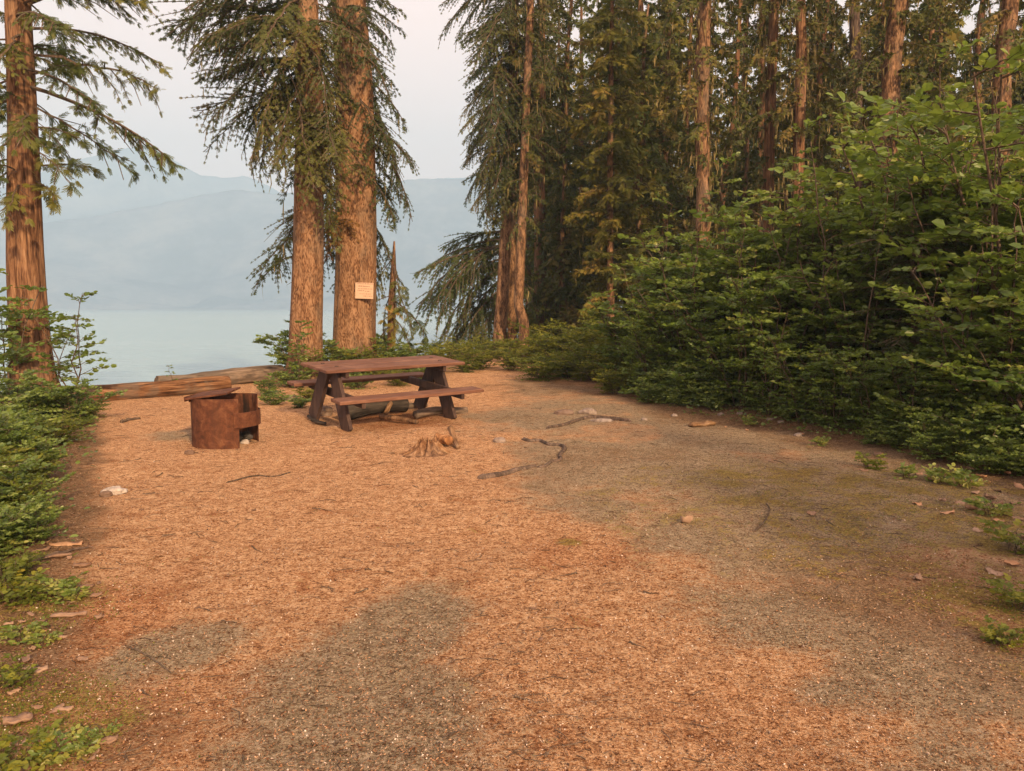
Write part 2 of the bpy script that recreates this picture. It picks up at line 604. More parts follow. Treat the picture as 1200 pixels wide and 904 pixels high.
# ------------------------------------------------------------------ setting: ground, lake, mountains
def blob(x, y, px, py, wx, wy, rot=0., ns=1):
    """soft patch centred where pixel (px,py) meets the ground, of half size wx, wy metres"""
    c = P(px, py)
    X = x - c[0] + .5 * (fbm(x * 1.6, y * 1.6, s=40 + ns) - .5) * wx * 1.6
    Y = y - c[1] + .5 * (fbm(x * 1.6 + 9, y * 1.6, s=50 + ns) - .5) * wy * 1.6
    c_, s_ = math.cos(rot), math.sin(rot)
    d = np.sqrt(((X * c_ + Y * s_) / wx) ** 2 + ((-X * s_ + Y * c_) / wy) ** 2)
    return sstep(1.5, .35, d)


EDX = [0, 2.4, 3.4, 4.6, 6.1, 7.7, 9.3, 11, 13, 15, 17.5]
EDR = [2.9, 3.1, 3.35, 3.75, 4.1, 3.75, 2.9, 1.9, 1.9, 1.6, .6]       # right edge of the clearing
EDL = [-1.2, -1.55, -1.9, -2.5, -3.2, -4.1, -4.9, -6.4, -8, -9.5, -11]  # left edge of the clearing


def build_ground():
    a = np.concatenate([np.arange(-180, -50, 4.), np.arange(-50, 50, .22), np.arange(50, 180, 4.)])
    a = np.radians(a)
    r = np.concatenate([[0.02, .5, .9, 1.2, 1.4], 1.5 * 1.0115 ** np.arange(0, 330), 66 * 1.09 ** np.arange(0, 52)])
    A, R = np.meshgrid(a, r)
    X, Y = R * np.sin(A), R * np.cos(A)
    Z = ground_z(X, Y)
    near = np.exp(-R / 9)
    Z = Z + .016 * near * (fbm(X * 7, Y * 7, s=21, o=4) - .5) + .012 * near * (fbm(X * 23, Y * 23, s=23, o=3) - .5)
    m, n = X.shape
    V = np.stack([X, Y, Z], -1).reshape(-1, 3)
    i, j = np.meshgrid(np.arange(m - 1), np.arange(n), indexing='ij')
    i, j = i.ravel(), j.ravel(); j2 = (j + 1) % n
    Fq = np.stack([i * n + j, i * n + j2, (i + 1) * n + j2, (i + 1) * n + j], 1)[:, ::-1]
    mb = MB(); mb.add(V, Fq, smooth=True)
    me = mb.mesh('ground', M['ground'])
    x, y = V[:, 0], V[:, 1]
    mx_ = np.maximum
    grit = mx_(blob(x, y, 400, 850, .55, .9, .1, 1), blob(x, y, 470, 730, .35, .6, -.3, 2))  # this mask holds both bare grit and painted tree shade
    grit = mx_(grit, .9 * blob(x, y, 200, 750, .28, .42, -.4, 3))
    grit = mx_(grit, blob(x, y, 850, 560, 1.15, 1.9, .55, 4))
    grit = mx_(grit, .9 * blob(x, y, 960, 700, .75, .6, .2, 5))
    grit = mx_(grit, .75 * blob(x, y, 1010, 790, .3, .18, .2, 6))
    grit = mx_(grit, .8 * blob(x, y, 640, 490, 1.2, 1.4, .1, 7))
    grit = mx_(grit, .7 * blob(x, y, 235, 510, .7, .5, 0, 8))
    er = np.interp(y, EDX, EDR); el = np.interp(y, EDX, EDL)
    br = mx_(sstep(-.7, .5, x - er + 1.2 * (fbm(x, y, s=87) - .5)), sstep(.25, -.3, x - el + .4 * (fbm(x * 2, y * 2, s=88) - .5)))
    br = mx_(br, .75 * blob(x, y, 1120, 700, .9, 1.3, .2, 9))
    br = mx_(br, .62 * blob(x, y, 660, 455, 2.2, 1.6, 0, 10))
    br = mx_(br, .6 * blob(x, y, 90, 860, .5, .6, 0, 12))
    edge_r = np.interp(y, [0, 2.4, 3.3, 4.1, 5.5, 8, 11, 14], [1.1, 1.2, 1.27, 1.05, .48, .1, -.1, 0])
    shade_r = sstep(-.5, .45, x - edge_r + 1.3 * (fbm(x * .9, y * .9, s=90) - .5)) * sstep(19, 12, y)  # tree shade on the right, painted into the grit and brown masks
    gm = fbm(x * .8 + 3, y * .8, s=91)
    grit = mx_(grit, shade_r * (.45 + .55 * sstep(.35, .55, gm)))
    br = mx_(br, shade_r * .5 * sstep(.5, .66, gm))
    br = br * sstep(1., -1.5, y - np.interp(x, CX, CY))
    moss = mx_(.56 * blob(x, y, 1000, 590, 2.0, 1.6, .3, 13), .7 * blob(x, y, 1190, 720, .35, .8, 0, 14))
    moss = mx_(moss, .62 * blob(x, y, 855, 560, .4, .5, 0, 15))
    moss = mx_(moss, .8 * blob(x, y, 676, 628, .13, .1, 0, 16))
    moss = mx_(moss, .7 * blob(x, y, 20, 850, .35, .5, 0, 17))
    moss = mx_(moss, .55 * blob(x, y, 40, 700, .3, .6, 0, 18))
    red = mx_(.5 * blob(x, y, 250, 800, .5, .5, 0, 31), .4 * blob(x, y, 880, 830, .5, .4, 0, 32))
    red = mx_(red, .7 * blob(x, y, 470, 492, 1.0, .8, 0, 33)); red = mx_(red, .6 * blob(x, y, 700, 640, .5, .5, .4, 34)); red = mx_(red, .6 * blob(x, y, 110, 720, .4, .8, 0, 35))
    d = y - np.interp(x, CX, CY)
    sand = sstep(1.2, 2.4, d)
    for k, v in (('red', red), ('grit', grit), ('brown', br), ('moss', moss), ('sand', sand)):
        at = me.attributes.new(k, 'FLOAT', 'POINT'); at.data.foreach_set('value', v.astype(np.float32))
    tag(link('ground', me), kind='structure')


build_ground()

LAKE_Z = -.95
mb = MB(); mb.add([(-2600, 4, LAKE_Z), (2600, 4, LAKE_Z), (2600, 2600, LAKE_Z), (-2600, 2600, LAKE_Z)], [[0, 1, 2, 3]])
tag(mb.build('lake', M['water']), kind='structure')


def mountain(r0, r1, r2, prof, seed):
    """a heightfield range: rises from the shore r0 to its ridge r1 and falls behind to r2"""
    px = np.array([p[0] for p in prof], float); py = np.array([p[1] for p in prof], float)
    az = np.arctan((px - 600) / F)
    el = np.array([ray(a, b)[2] / math.hypot(ray(a, b)[0], ray(a, b)[1]) for a, b in prof])
    A = np.radians(np.arange(-75, 75, .15)); R = np.concatenate([np.linspace(r0, r1, 40), np.linspace(r1, r2, 14)[1:]])
    RR, AA = np.meshgrid(R, A, indexing='ij')
    E = np.interp(AA, az, el)
    t = np.where(RR <= r1, (RR - r0) / (r1 - r0), (r2 - RR) / (r2 - r1))
    X, Y = RR * np.sin(AA), RR * np.cos(AA)
    rid = 1 - np.abs(2 * fbm(X / 260, Y / 260, s=seed, o=5) - 1)
    prof_t = np.clip(t, 0, 1) ** 1.05
    Z = E * r1 * prof_t + HC + (rid - .75) * 150 * prof_t * (1.02 - prof_t) * 1.7
    Z = Z + (fbm(X / 40, Y / 40, s=seed + 3, o=4) - .5) * 12 * prof_t
    Z = np.where(t <= .001, -3, Z)
    m, n = X.shape
    i, j = np.meshgrid(np.arange(m - 1), np.arange(n - 1), indexing='ij'); i, j = i.ravel(), j.ravel()
    Fq = np.stack([i * n + j, (i + 1) * n + j, (i + 1) * n + j + 1, i * n + j + 1], 1)
    mb = MB(); mb.add(np.stack([X, Y, Z], -1).reshape(-1, 3), Fq, smooth=True)
    return tag(mb.build('mountains', M['mountain']), kind='structure')


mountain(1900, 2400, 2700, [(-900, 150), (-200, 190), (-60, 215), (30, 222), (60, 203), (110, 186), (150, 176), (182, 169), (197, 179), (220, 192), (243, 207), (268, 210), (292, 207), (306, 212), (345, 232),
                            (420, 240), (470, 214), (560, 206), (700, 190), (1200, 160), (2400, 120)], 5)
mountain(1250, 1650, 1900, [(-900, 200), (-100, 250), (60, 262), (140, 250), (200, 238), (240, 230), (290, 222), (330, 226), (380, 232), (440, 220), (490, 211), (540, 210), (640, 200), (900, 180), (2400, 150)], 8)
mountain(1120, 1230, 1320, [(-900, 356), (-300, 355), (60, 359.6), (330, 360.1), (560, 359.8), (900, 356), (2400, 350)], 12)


def f(g, out):
    v = g.n('ShaderNodeVolumePrincipled')
    v.inputs['Color'].default_value = (.525, .78, 1.0, 1)
    v.inputs['Density'].default_value = .0007
    g.l(v.outputs[0], out.inputs['Volume'])


M['haze'] = mat('smoke_haze', f)
x0, x1, y0, y1, z0, z1 = -2900, 2900, -120, 2850, -4, 620
mb = MB()
mb.add([(x0, y0, z0), (x1, y0, z0), (x1, y1, z0), (x0, y1, z0), (x0, y0, z1), (x1, y0, z1), (x1, y1, z1), (x0, y1, z1)],
       [[0, 3, 2, 1], [4, 5, 6, 7], [0, 1, 5, 4], [1, 2, 6, 5], [2, 3, 7, 6], [3, 0, 4, 7]])
tag(mb.build('haze', M['haze']), kind='stuff')

# ------------------------------------------------------------------ foliage templates
LEAF_V = np.array([[0, 0, 0], [.26, .33, .06], [.68, .27, .04], [1, 0, -.1], [.68, -.27, .04], [.26, -.33, .06]])
LEAF_F = np.array([[0, 3, 2, 1], [0, 5, 4, 3]])


def brush(kind):
    """a twiglet of needles, one unit long"""
    V, Fc = [], []
    def dia(a, b, w):
        a, b = np.array(a, float), np.array(b, float)
        d = b - a; s = np.array([-d[1], d[0], 0]); s = s / np.linalg.norm(s) * w
        m = a + d * .45
        k = len(V); V.extend([a, m + s, b, m - s]); Fc.append([k, k + 1, k + 2, k + 3])
    if kind == 'fine':                    # needles along both sides
        dia((0, 0, 0), (1, 0, -.04), .075)
        for q in range(3):
            t = .08 + q * .28; l = .42 * (1 - .3 * t)
            for sgn in (-1, 1):
                dia((t, 0, 0), (t + l * .75, sgn * l * .75, .04 * (q % 2)), .075)
    elif kind == 'cedar':                 # flat scaly frond with blunt lobes
        dia((0, 0, 0), (1, 0, -.12), .035)
        for q in range(6):
            t = .06 + q * .145; l = .46 * (1 - .5 * t)
            for sgn in (-1, 1):
                dia((t, 0, -.02), (t + l * .85, sgn * l * .58, -.1 - .06 * (q % 2)), .042)
    else:                                 # far off: three blades
        dia((0, 0, 0), (1, 0, -.05), .15)
        dia((.1, 0, 0), (.66, .38, .02), .13)
        dia((.15, 0, 0), (.7, -.36, -.02), .13)
    return np.array(V), np.array(Fc)


BR = {k: brush(k) for k in ('fine', 'cedar', 'far')}


def gen_bough(r, kind='far', L=1., droop=.35, sp2=.085, sp3=.06, bl=.11, width=.4, hang=.3, lift=.1, bare=.12, side_ang=55, wr=.014):
    """a unit-length conifer bough along +x: axis, side twigs, needle twiglets"""
    sp2, sp3, bl, wr = sp2 / L, sp3 / L, bl / L, wr / L ** .3
    n = 14
    t = np.linspace(0, 1, n)
    wob = np.cumsum(r.normal(0, .012, n))
    ax = np.stack([t * (1 - .12 * t), wob, lift * t - droop * t ** 2], 1)
    def at(u): return np.stack([np.interp(u, t, ax[:, k]) for k in range(3)], -1)
    n2 = int((1 - bare) / sp2)
    u = np.linspace(bare, .99, n2) + r.uniform(-.02, .02, n2); u = np.clip(u, bare, .995)
    side = np.where(np.arange(n2) % 2 == 0, 1, -1)
    l2 = width * np.clip((1 - u) ** .55 * (.35 + .65 * sstep(bare - .05, bare + .25, u)), .08, 1) * r.uniform(.4, 1.3, n2)
    an = np.radians(side_ang + r.uniform(-14, 14, n2)) * (1 - .35 * u)
    base = at(u)
    tang = at(np.clip(u + .02, 0, 1)) - at(u - .02); tang /= np.linalg.norm(tang, axis=1, keepdims=True)
    sd = np.stack([np.zeros(n2), side.astype(float), np.zeros(n2)], 1)
    d2 = tang * np.cos(an)[:, None] + sd * np.sin(an)[:, None] + np.array([0, 0, -hang * .5]) + r.normal(0, .09, (n2, 3))
    W = []
    V, Fq, F3 = tube(ax, np.linspace(wr, wr * .25, n), 4, cap=False); W.append((V, Fq))
    bpos, bdir, bs = [], [], []
    for i in range(n2):
        m = max(2, int(l2[i] / sp3))
        v = np.linspace(.06, 1, m)
        pts = base[i] + d2[i] * l2[i] * v[:, None] + np.array([0, 0, -hang]) * l2[i] * (v ** 2)[:, None]
        if l2[i] * L > .12:
            pp = np.vstack([base[i], pts[m // 2], pts[-1]])
            V, Fq, F3 = tube(pp, [wr * .4, wr * .3, wr * .15], 3, cap=False); W.append((V, Fq))
        dd = d2[i] + np.array([0, 0, -hang * 1.6]) * v[:, None]
        if r.uniform() < .08: continue          # a bare dead side twig
        for sgn in (1, -1, .15):
            s_ = np.cross(dd, [0, 0, 1]); s_ /= np.maximum(np.linalg.norm(s_, axis=1, keepdims=True), 1e-6)
            bpos.append(pts); bdir.append(dd * .75 + s_ * sgn * .6 + r.normal(0, .22, (m, 3)) + (np.array([0, 0, -.5]) if sgn == .15 else 0))
            bs.append(bl * (1.35 - .75 * v) * r.uniform(.7, 1.25, m))
        bpos.append(pts[-1:]); bdir.append(dd[-1:]); bs.append(np.array([bl * .8]))
    k = n2 // 2 + 4                      # twiglets on the axis itself
    uu = r.uniform(bare, 1, k)
    bpos.append(at(uu)); bdir.append(np.stack([np.ones(k), r.normal(0, .8, k), r.normal(-.2, .3, k)], 1)); bs.append(np.full(k, bl * .8))
    bp, bd, bs = np.concatenate(bpos), np.concatenate(bdir), np.concatenate(bs)
    nn = r.normal(0, .6, bp.shape) + np.array([0, 0, 1.])
    tv, tf = BR[kind]
    V, Fq = stamp(tv, tf, frames(bd, nn), bp, bs)
    tn = np.repeat(r.uniform(-.12, .12, len(bp)), len(tv))
    wv, wf, o = [], [], 0
    for a, b in W:
        wv.append(a); wf.append(b + o); o += len(a)
    return dict(L=L, V=V, F=Fq, t=tn, wV=np.concatenate(wv), wF=np.concatenate(wf))


RB = np.random.default_rng(5)
def lib(kind, Ls, droops, **kw):
    return [gen_bough(RB, kind, L=l, droop=d, **kw) for l in Ls for d in droops]


BOUGH = {
    'far': lib('far', (1., 2.,), (.25, .45), sp2=.13, sp3=.12, bl=.2, width=.42, hang=.3),
    'mid': lib('far', (.8, 1.4, 2.2), (.3, .5), sp2=.085, sp3=.08, bl=.13, width=.38, hang=.3),
    'spruce': lib('fine', (.8, 1.5, 2.5), (.25, .42, .6), sp2=.085, sp3=.06, bl=.092, width=.38, hang=.34),
    'hemlock': lib('fine', (.7, 1.2), (.15, .25), sp2=.05, sp3=.05, bl=.07, width=.4, hang=.15, lift=.05),
    'cedar': lib('cedar', (1., 1.8, 2.7), (.2, .34), sp2=.12, sp3=.085, bl=.145, width=.34, hang=.34, lift=.12, bare=.28, side_ang=50),
    'cedar_mid': lib('cedar', (.8, 1.3), (.2, .4), sp2=.09, sp3=.1, bl=.17, width=.42, hang=.3, lift=.15, bare=.1),
}


def pick(kind, L, r):
    b = BOUGH[kind]; ds = np.array([abs(math.log(q['L'] / L)) for q in b])
    c = np.flatnonzero(ds < ds.min() + 1e-6)
    return b[c[r.integers(len(c))]]


def rotm(az, pitch, roll):
    ca, sa, cp, sp, cr, sr = math.cos(az), math.sin(az), math.cos(pitch), math.sin(pitch), math.cos(roll), math.sin(roll)
    Rz = np.array([[ca, -sa, 0], [sa, ca, 0], [0, 0, 1]]); Ry = np.array([[cp, 0, -sp], [0, 1, 0], [sp, 0, cp]]); Rx = np.array([[1, 0, 0], [0, cr, -sr], [0, sr, cr]])
    return Rz @ Ry @ Rx


def put_bough(mb, b, pos, az, pitch, L, tint, roll=0.):
    R = rotm(az, pitch, roll)
    mb.add(b['V'] * L @ R.T + pos, b['F'], tint=np.clip(b['t'] + tint, 0, 1), mat=0)
    mb.add(b['wV'] * np.array([L, L, L]) @ R.T + pos, b['wF'], tint=.5, mat=1)


def strands(mb, r, pos, n, lo=.1, hi=.45, w=.012):
    """hanging beard lichen: ragged tapering strips"""
    idx = r.integers(0, len(pos), n)
    p = pos[idx] + r.normal(0, .008, (n, 3))
    L = r.uniform(lo, hi, n); a = r.uniform(0, np.pi, n)
    s = np.stack([np.cos(a), np.sin(a), np.zeros(n)], 1) * (w * r.uniform(.5, 1.3, n))[:, None]
    L = L * np.where(r.uniform(0, 1, n) < .8, .55, 1.); d1 = r.normal(0, .03, (n, 3)); d1[:, 2] = -.5; d2 = r.normal(0, .06, (n, 3)); d2[:, 2] = -1
    A, B = p - s * .6, p + s * .6
    C, D = p + d1 * L[:, None] - s, p + d1 * L[:, None] + s
    E = p + d2 * L[:, None]; E2 = E + s * .15
    V = np.stack([A, B, C, D, E, E2], 1).reshape(-1, 3)
    k = np.arange(n)[:, None] * 6
    Fq = np.concatenate([k + np.array([[0, 1, 3, 2]]), k + np.array([[2, 3, 5, 4]])])
    mb.add(V, Fq, tint=np.repeat(r.uniform(0, 1, n), 6))


def trunk_mesh(path, rad, k=14, jit=.06, seed=1, flute=0., knots=0, r=None):
    mb = MB()
    V, Fq, F3 = tube(path, rad, k, jit, seed, True, flute)
    mb.add(V, Fq, F3, smooth=True)
    return mb


def conifer(name, label, cat, base, ctrl, widths, kind, leafm, barkm, boughs, group=None, fl=.45, seed=1, k=14, n=60, jit=.05, flute=0., lich=0, snags=0, top=None):
    """ctrl: world points up the trunk; widths: radii there; boughs: list of (z, azimuth, pitch, length, tint)"""
    r = np.random.default_rng(seed)
    root = thing(name, base, label, cat, group)
    base = np.asarray(base, float)
    ctrl = np.asarray(ctrl, float)
    path = smooth_path(ctrl, n)
    cz = ctrl[:, 2]
    rad = np.interp(path[:, 2], cz, widths)
    flare = 1 + fl * np.exp(-(path[:, 2] - base[2]) / .22)
    trunk_mesh(path - base, rad * flare, k, jit, seed, flute).build('trunk', barkm, root)
    mb = MB(); pts = []
    for b in boughs:
        z, az, pitch, L, tint = b[:5]
        x = np.interp(z, path[:, 2], path[:, 0]); y = np.interp(z, path[:, 2], path[:, 1])
        p = np.array([x, y, z]) - base
        t = pick(kind, L, r); ro = r.normal(0, .25)
        put_bough(mb, t, p, az, pitch, L, tint, ro)
        q = t['wV'][r.integers(0, len(t['wV']), 5)]
        pts.extend(list(q * L @ rotm(az, pitch, ro).T + p))
    for i in range(snags):                # short dead twigs
        z = r.uniform(1.2, cz.max() * .75); az = r.uniform(0, 6.28); L = r.uniform(.12, .5)
        x = np.interp(z, path[:, 2], path[:, 0]); y = np.interp(z, path[:, 2], path[:, 1])
        p = np.array([x, y, z]) - base
        d = np.array([math.cos(az), math.sin(az), r.uniform(-.5, .2)])
        pp = np.array([p, p + d * L * .5, p + d * L + np.array([0, 0, -.15 * L])])
        V, Fq, F3 = tube(pp, [.012, .007, .003], 4, cap=False); mb.add(V, Fq, mat=1)
        pts.append(pp[1]); pts.append(pp[2])
    if mb.n: mb.build('crown', [leafm, M['twig']], root)
    if lich and pts:
        ml = MB(); strands(ml, r, np.array(pts), lich); tag(ml.build('hanging_lichen', M['lichen'], root), kind='stuff')
    return root


def radial(r, z0, z1, dz, lfun, pitch=(-.35, .1), tint=.5, az=None, tj=.18):
    out = []; z = z0; a = r.uniform(0, 6.28)
    while z < z1:
        a += 2.4 + r.uniform(-.5, .5)
        aa = a if az is None else az(r)
        out.append((z, aa, r.uniform(*pitch), lfun(z, aa) * r.uniform(.75, 1.15), tint + r.uniform(-tj, tj)))
        z += dz * r.uniform(.6, 1.4)
    return out


def short(r, P3, D, y_lo, y_hi, dz, L, tint, tj=.25, pitch=(-.7, .1)):
    """short bushy boughs all round a trunk between two heights"""
    return radial(r, Q(0, y_lo, D)[2], Q(0, y_hi, D)[2], dz, lambda z, a: L, pitch, tint, tj=tj)


# ------------------------------------------------------------------ the trees you can tell apart
RT = np.random.default_rng(77)


def px_trunk(pts, D, w):
    """trunk points (pixel x, pixel y) at distance D and pixel widths -> world points and radii"""
    P3 = [Q(a, b, D) for a, b in pts]
    return P3, [v * .5 * D / F for v in w]


# cedar at the left edge of the clearing
D = 12.4
P3, rr = px_trunk([(42, 482), (41, 460), (36, 400), (30, 300), (27, 150), (21, 0), (14, -160), (8, -330)], D, [56, 46, 42, 38, 31, 26, 19, 12])
bs = []
def bo(px, py, ex, ey, D, depth=0., tint=.45, L=None):
    """bough leaving the trunk at (px,py) and ending near (ex,ey)"""
    a, b = Q(px, py, D), Q(ex, ey, D + depth)
    v = b - a; h = math.hypot(v[0], v[1]); Lh = np.linalg.norm(v)
    return (a[2], math.atan2(v[1], v[0]), math.atan2(v[2] + .22 * Lh, h), Lh * 1.06, tint)


for q in [(27, 60, 215, 125, -.3), (27, 100, 212, 225, -.2), (27, 118, 160, 205, .3), (25, 10, 190, 20, -.6), (25, 35, 200, 75, .5), (26, 80, 120, 150, -.8), (28, 150, 95, 175, -.3),
          (30, 170, 82, 215, -.5), (29, 205, 72, 250, -.6), (27, 110, -60, 190, -.8), (27, 60, -70, 100, -.5), (27, 160, -50, 230, -.9), (24, 0, 120, -10, -.7), (22, -30, 200, -20, 0), (22, -50, 150, -50, .8),
          (22, -20, -80, 20, .3), (30, 190, -30, 260, -.4), (24, 20, 70, 60, -1.5), (25, 40, -20, 110, -1.6), (28, 130, 50, 190, -1.2), (30, 215, 10, 255, -1.0), (27, 90, -40, 150, .8), (25, 50, 100, 90, 1.2),
          (20, -80, 180, -60, .4), (20, -110, -100, -60, .2), (20, -140, 130, -120, -.4)]:
    bs.append(bo(*q[:4], D, q[4], RT.uniform(.3, .75)))
    if q[3] < 110 and RT.uniform() < .4: bs.append(bo(q[0], q[1] + RT.uniform(-12, 12), q[2] + RT.uniform(-40, 5), q[3] + RT.uniform(-25, 10), D, q[4] + RT.uniform(-.9, .9), RT.uniform(.2, .8)))
bs += [b for b in short(RT, P3, D, 205, -70, .14, 1.15, .5, pitch=(-.5, .3))]
conifer('cedar_tree', 'tall cedar with ropy orange bark at the left edge, its fronds hanging before the lake', 'tree', (P3[1][0], D, 0.),
        P3, rr, 'cedar', M['cedar'], M['cedar_bark'], bs, seed=3, k=40, n=220, jit=.07, flute=.12)

# thinner spruce of the pair behind the table
D2 = 15.6
P3, rr = px_trunk([(356, 456), (358, 440), (359, 380), (361, 300), (362, 200), (362, 100), (358, 0), (356, -120), (354, -280)], D2, [46, 39, 37, 35, 32, 29, 26, 20, 10])
bs = []
for q in [(360, 30, 215, 20, -.5), (360, 50, 222, 90, -.8), (361, 70, 235, 110, .2), (361, 90, 262, 170, -.6), (361, 120, 275, 182, -.8), (361, 130, 300, 190, -.3), (361, 110, 320, 200, -1.2), (361, 20, 240, 60, -1.2),
          (360, -10, 210, -10, -.6), (360, -30, 230, 20, .6), (360, 0, 290, 70, -1.6), (361, 60, 300, 130, -1.6), (361, 90, 330, 165, -1.5), (362, 40, 410, 60, -.9), (362, 130, 395, 170, -1.3), (362, 150, 385, 205, -1.1),
          (361, 140, 335, 215, -1.), (360, -60, 250, -60, 0), (360, -90, 290, -60, -.6), (361, 80, 260, 140, 1.), (361, 100, 300, 160, 1.2), (361, 40, 250, 60, 1.2), (361, 270, 303, 320, .5), (361, 160, 350, 200, -1.3),
          (361, 60, 385, 120, -1.2), (361, 20, 340, 80, -1.7), (361, 120, 385, 190, .9), (361, 200, 400, 240, .9), (361, 175, 335, 230, .8), (361, 70, 225, 120, -.5), (361, 95, 245, 150, .4), (361, 300, 300, 322, .8), (362, 150, 392, 250, -.2), (362, 190, 396, 290, .6), (362, 30, 400, 90, .4), (362, 60, 398, 150, .8), (360, -20, 200, 30, .3), (360, 10, 205, 60, 1.4), (360, -40, 215, 0, 1.2), (362, 230, 320, 300, 1.4)]:
    bs.append(bo(*q[:4], D2, q[4], RT.uniform(.25, .8)))
    if RT.uniform() < .5: bs.append(bo(q[0], q[1] + RT.uniform(-12, 12), q[2] + RT.uniform(0, 30), q[3] + RT.uniform(-18, 14), D2, q[4] + RT.uniform(-.8, .8), RT.uniform(.1, .8)))
bs += [b for b in short(RT, P3, D2, 185, -60, .14, 1.25, .4) if math.sin(b[1]) > -.3 or RT.uniform() < .3]
bs += [b for b in short(RT, P3, D2, 120, -60, .18, 2.0, .4) if math.sin(b[1]) > -.3]
conifer('spruce_tree', 'thinner scaly-barked spruce of the pair behind the picnic table, boughs reaching left', 'tree', (P3[1][0], D2, gz(P3[1][0], D2)), P3, rr, 'spruce', M['needle'], M['spruce_bark'], bs,
        seed=5, k=64, n=260, jit=.09, flute=.08, lich=260, snags=30)

# thick spruce with the notice
D3 = 16.8
P3, rr = px_trunk([(414, 452), (415, 430), (416, 380), (418, 300), (417, 200), (415, 100), (409, 0), (404, -120), (399, -300)], D3, [64, 50, 48, 46, 44, 41, 37, 29, 14])
T3P, T3R = P3, rr
bs = []
for q in [(415, 60, 470, 110, -.9), (415, 80, 478, 150, -.3), (416, 120, 470, 160, .3), (416, 155, 503, 225, -.5), (416, 140, 485, 200, -.9), (416, 190, 462, 265, -.6), (414, 20, 475, 50, -.5), (413, -10, 480, 20, .1),
          (416, 170, 480, 240, .6), (416, 200, 440, 200, -1.3), (416, 90, 372, 140, .5), (416, 120, 378, 210, .9), (416, 180, 385, 250, .9), (414, -30, 465, -30, -.9), (413, -50, 370, -20, -.9), (416, 210, 450, 290, .6),
          (416, 230, 380, 300, .9), (414, 10, 430, 30, -1.6), (412, -90, 470, -80, 0), (412, -80, 360, -60, .6), (416, 60, 450, 130, 1.2), (416, 110, 490, 190, .9), (416, 100, 455, 180, -1.), (416, 240, 470, 330, 1.),
          (416, 250, 385, 330, 1.1), (416, 130, 430, 190, 1.4)]:
    bs.append(bo(*q[:4], D3, q[4], RT.uniform(.2, .65)))
    if RT.uniform() < .6: bs.append(bo(q[0], q[1] + RT.uniform(-12, 12), q[2] + RT.uniform(-14, 4), q[3] + RT.uniform(-10, 25), D3, abs(q[4]) + RT.uniform(0, .8), RT.uniform(.1, .7)))
bs += [b for b in short(RT, P3, D3, 235, -60, .16, 1.35, .4) if math.sin(b[1]) > .15]
conifer('spruce_tree', 'thickest spruce with scaly orange bark and a notice nailed to it, behind the picnic table', 'tree', (P3[1][0], D3, gz(P3[1][0], D3)), P3, rr, 'spruce', M['needle'], M['spruce_bark'], bs,
        seed=9, k=72, n=280, jit=.09, flute=.08, lich=200, snags=34)

# brown dead clump of twigs between the two spruces
c = Q(391, 262, D3 - .25)
root = thing('witches_broom', c, 'ball of dead brown twigs hanging against the thick spruce between both trunks', 'twig clump')
mb = MB()
for i in range(46):
    put_bough(mb, BOUGH['spruce'][i % 3], RT.normal(0, .12, 3) + np.array([0, 0, .1]), RT.uniform(0, 6.28), RT.uniform(-1.6, .3), RT.uniform(.4, .75), RT.uniform(.2, .8))
mb.build('twigs', [M['brown_needle'], M['twig']], root)

# broken snag right of the thick spruce
D4 = 17.6
P3, rr = px_trunk([(457, 445), (458, 420), (459, 360), (461, 320), (462, 283)], D4, [10, 9, 9, 7, 2])
bs = []
for q in [(460, 330, 490, 395, -.3), (460, 340, 440, 400, .3), (460, 320, 478, 350, .2), (460, 350, 500, 400, .2), (460, 300, 436, 345, .4), (460, 310, 470, 360, -.5), (460, 370, 485, 425, -.4), (460, 380, 435, 420, .2), (460, 345, 462, 400, -.7), (460, 390, 480, 432, .4)]:
    bs.append(bo(*q[:4], D4, q[4], RT.uniform(.35, .9)))
conifer('broken_tree', 'slim snapped-off trunk with drooping sprays, just right of the thick spruce', 'tree', (P3[1][0], D4, gz(P3[1][0], D4)), P3, rr, 'cedar', M['cedar'], M['forest_bark'], bs, seed=12, k=12, n=40, snags=5)

# the group of slim trees in the middle
D = 23.5
P3, rr = px_trunk([(583, 428), (584, 415), (588, 360), (592, 290), (596, 240), (600, 120), (603, 0), (606, -200)], D, [19, 16, 15, 14, 13, 11, 10, 5])
bs = []
for q in [(596, 30, 535, 60, 0), (597, 60, 540, 90, -.5), (597, 90, 530, 120, .3), (597, 110, 536, 150, -.8), (596, 140, 533, 185, 0), (596, 160, 540, 200, .8), (595, 180, 532, 230, -.3), (594, 200, 545, 250, -.6), (595, 215, 560, 265, .4),
          (603, 0, 545, 20, -.4), (603, -20, 505, 12, .2), (603, -40, 550, -20, -.5), (597, 70, 560, 120, -1.3), (597, 120, 570, 190, -1.6), (596, 170, 570, 240, -1.3), (597, 100, 620, 160, -1.), (597, 40, 625, 80, -.8), (594, 190, 620, 240, .6),
          (602, 10, 570, 50, -1.6), (594, 150, 540, 170, 1.2), (598, 80, 555, 110, 1.3), (600, 40, 550, 80, 1.4)]:
    bs.append(bo(*q[:4], D, q[4], RT.uniform(.25, .85)))
    for _ in range(2): bs.append(bo(q[0], q[1] + RT.uniform(-14, 14), q[2] + RT.uniform(-6, 22), q[3] + RT.uniform(-20, 20), D, q[4] + RT.uniform(-.9, .9), RT.uniform(.05, .8)))
bs += short(RT, P3, D, 240, -20, .12, 1.3, .6)
bs += short(RT, P3, D, 200, -20, .2, 2.0, .5)
conifer('hemlock_tree', 'leaning orange-barked trunk, leftmost of the group standing at the back of the clearing', 'tree', (P3[1][0], D, gz(P3[1][0], D)), P3, rr, 'spruce', M['needle'], M['forest_bark'], bs, seed=21, fl=.12, k=20, n=90, lich=420, snags=12)

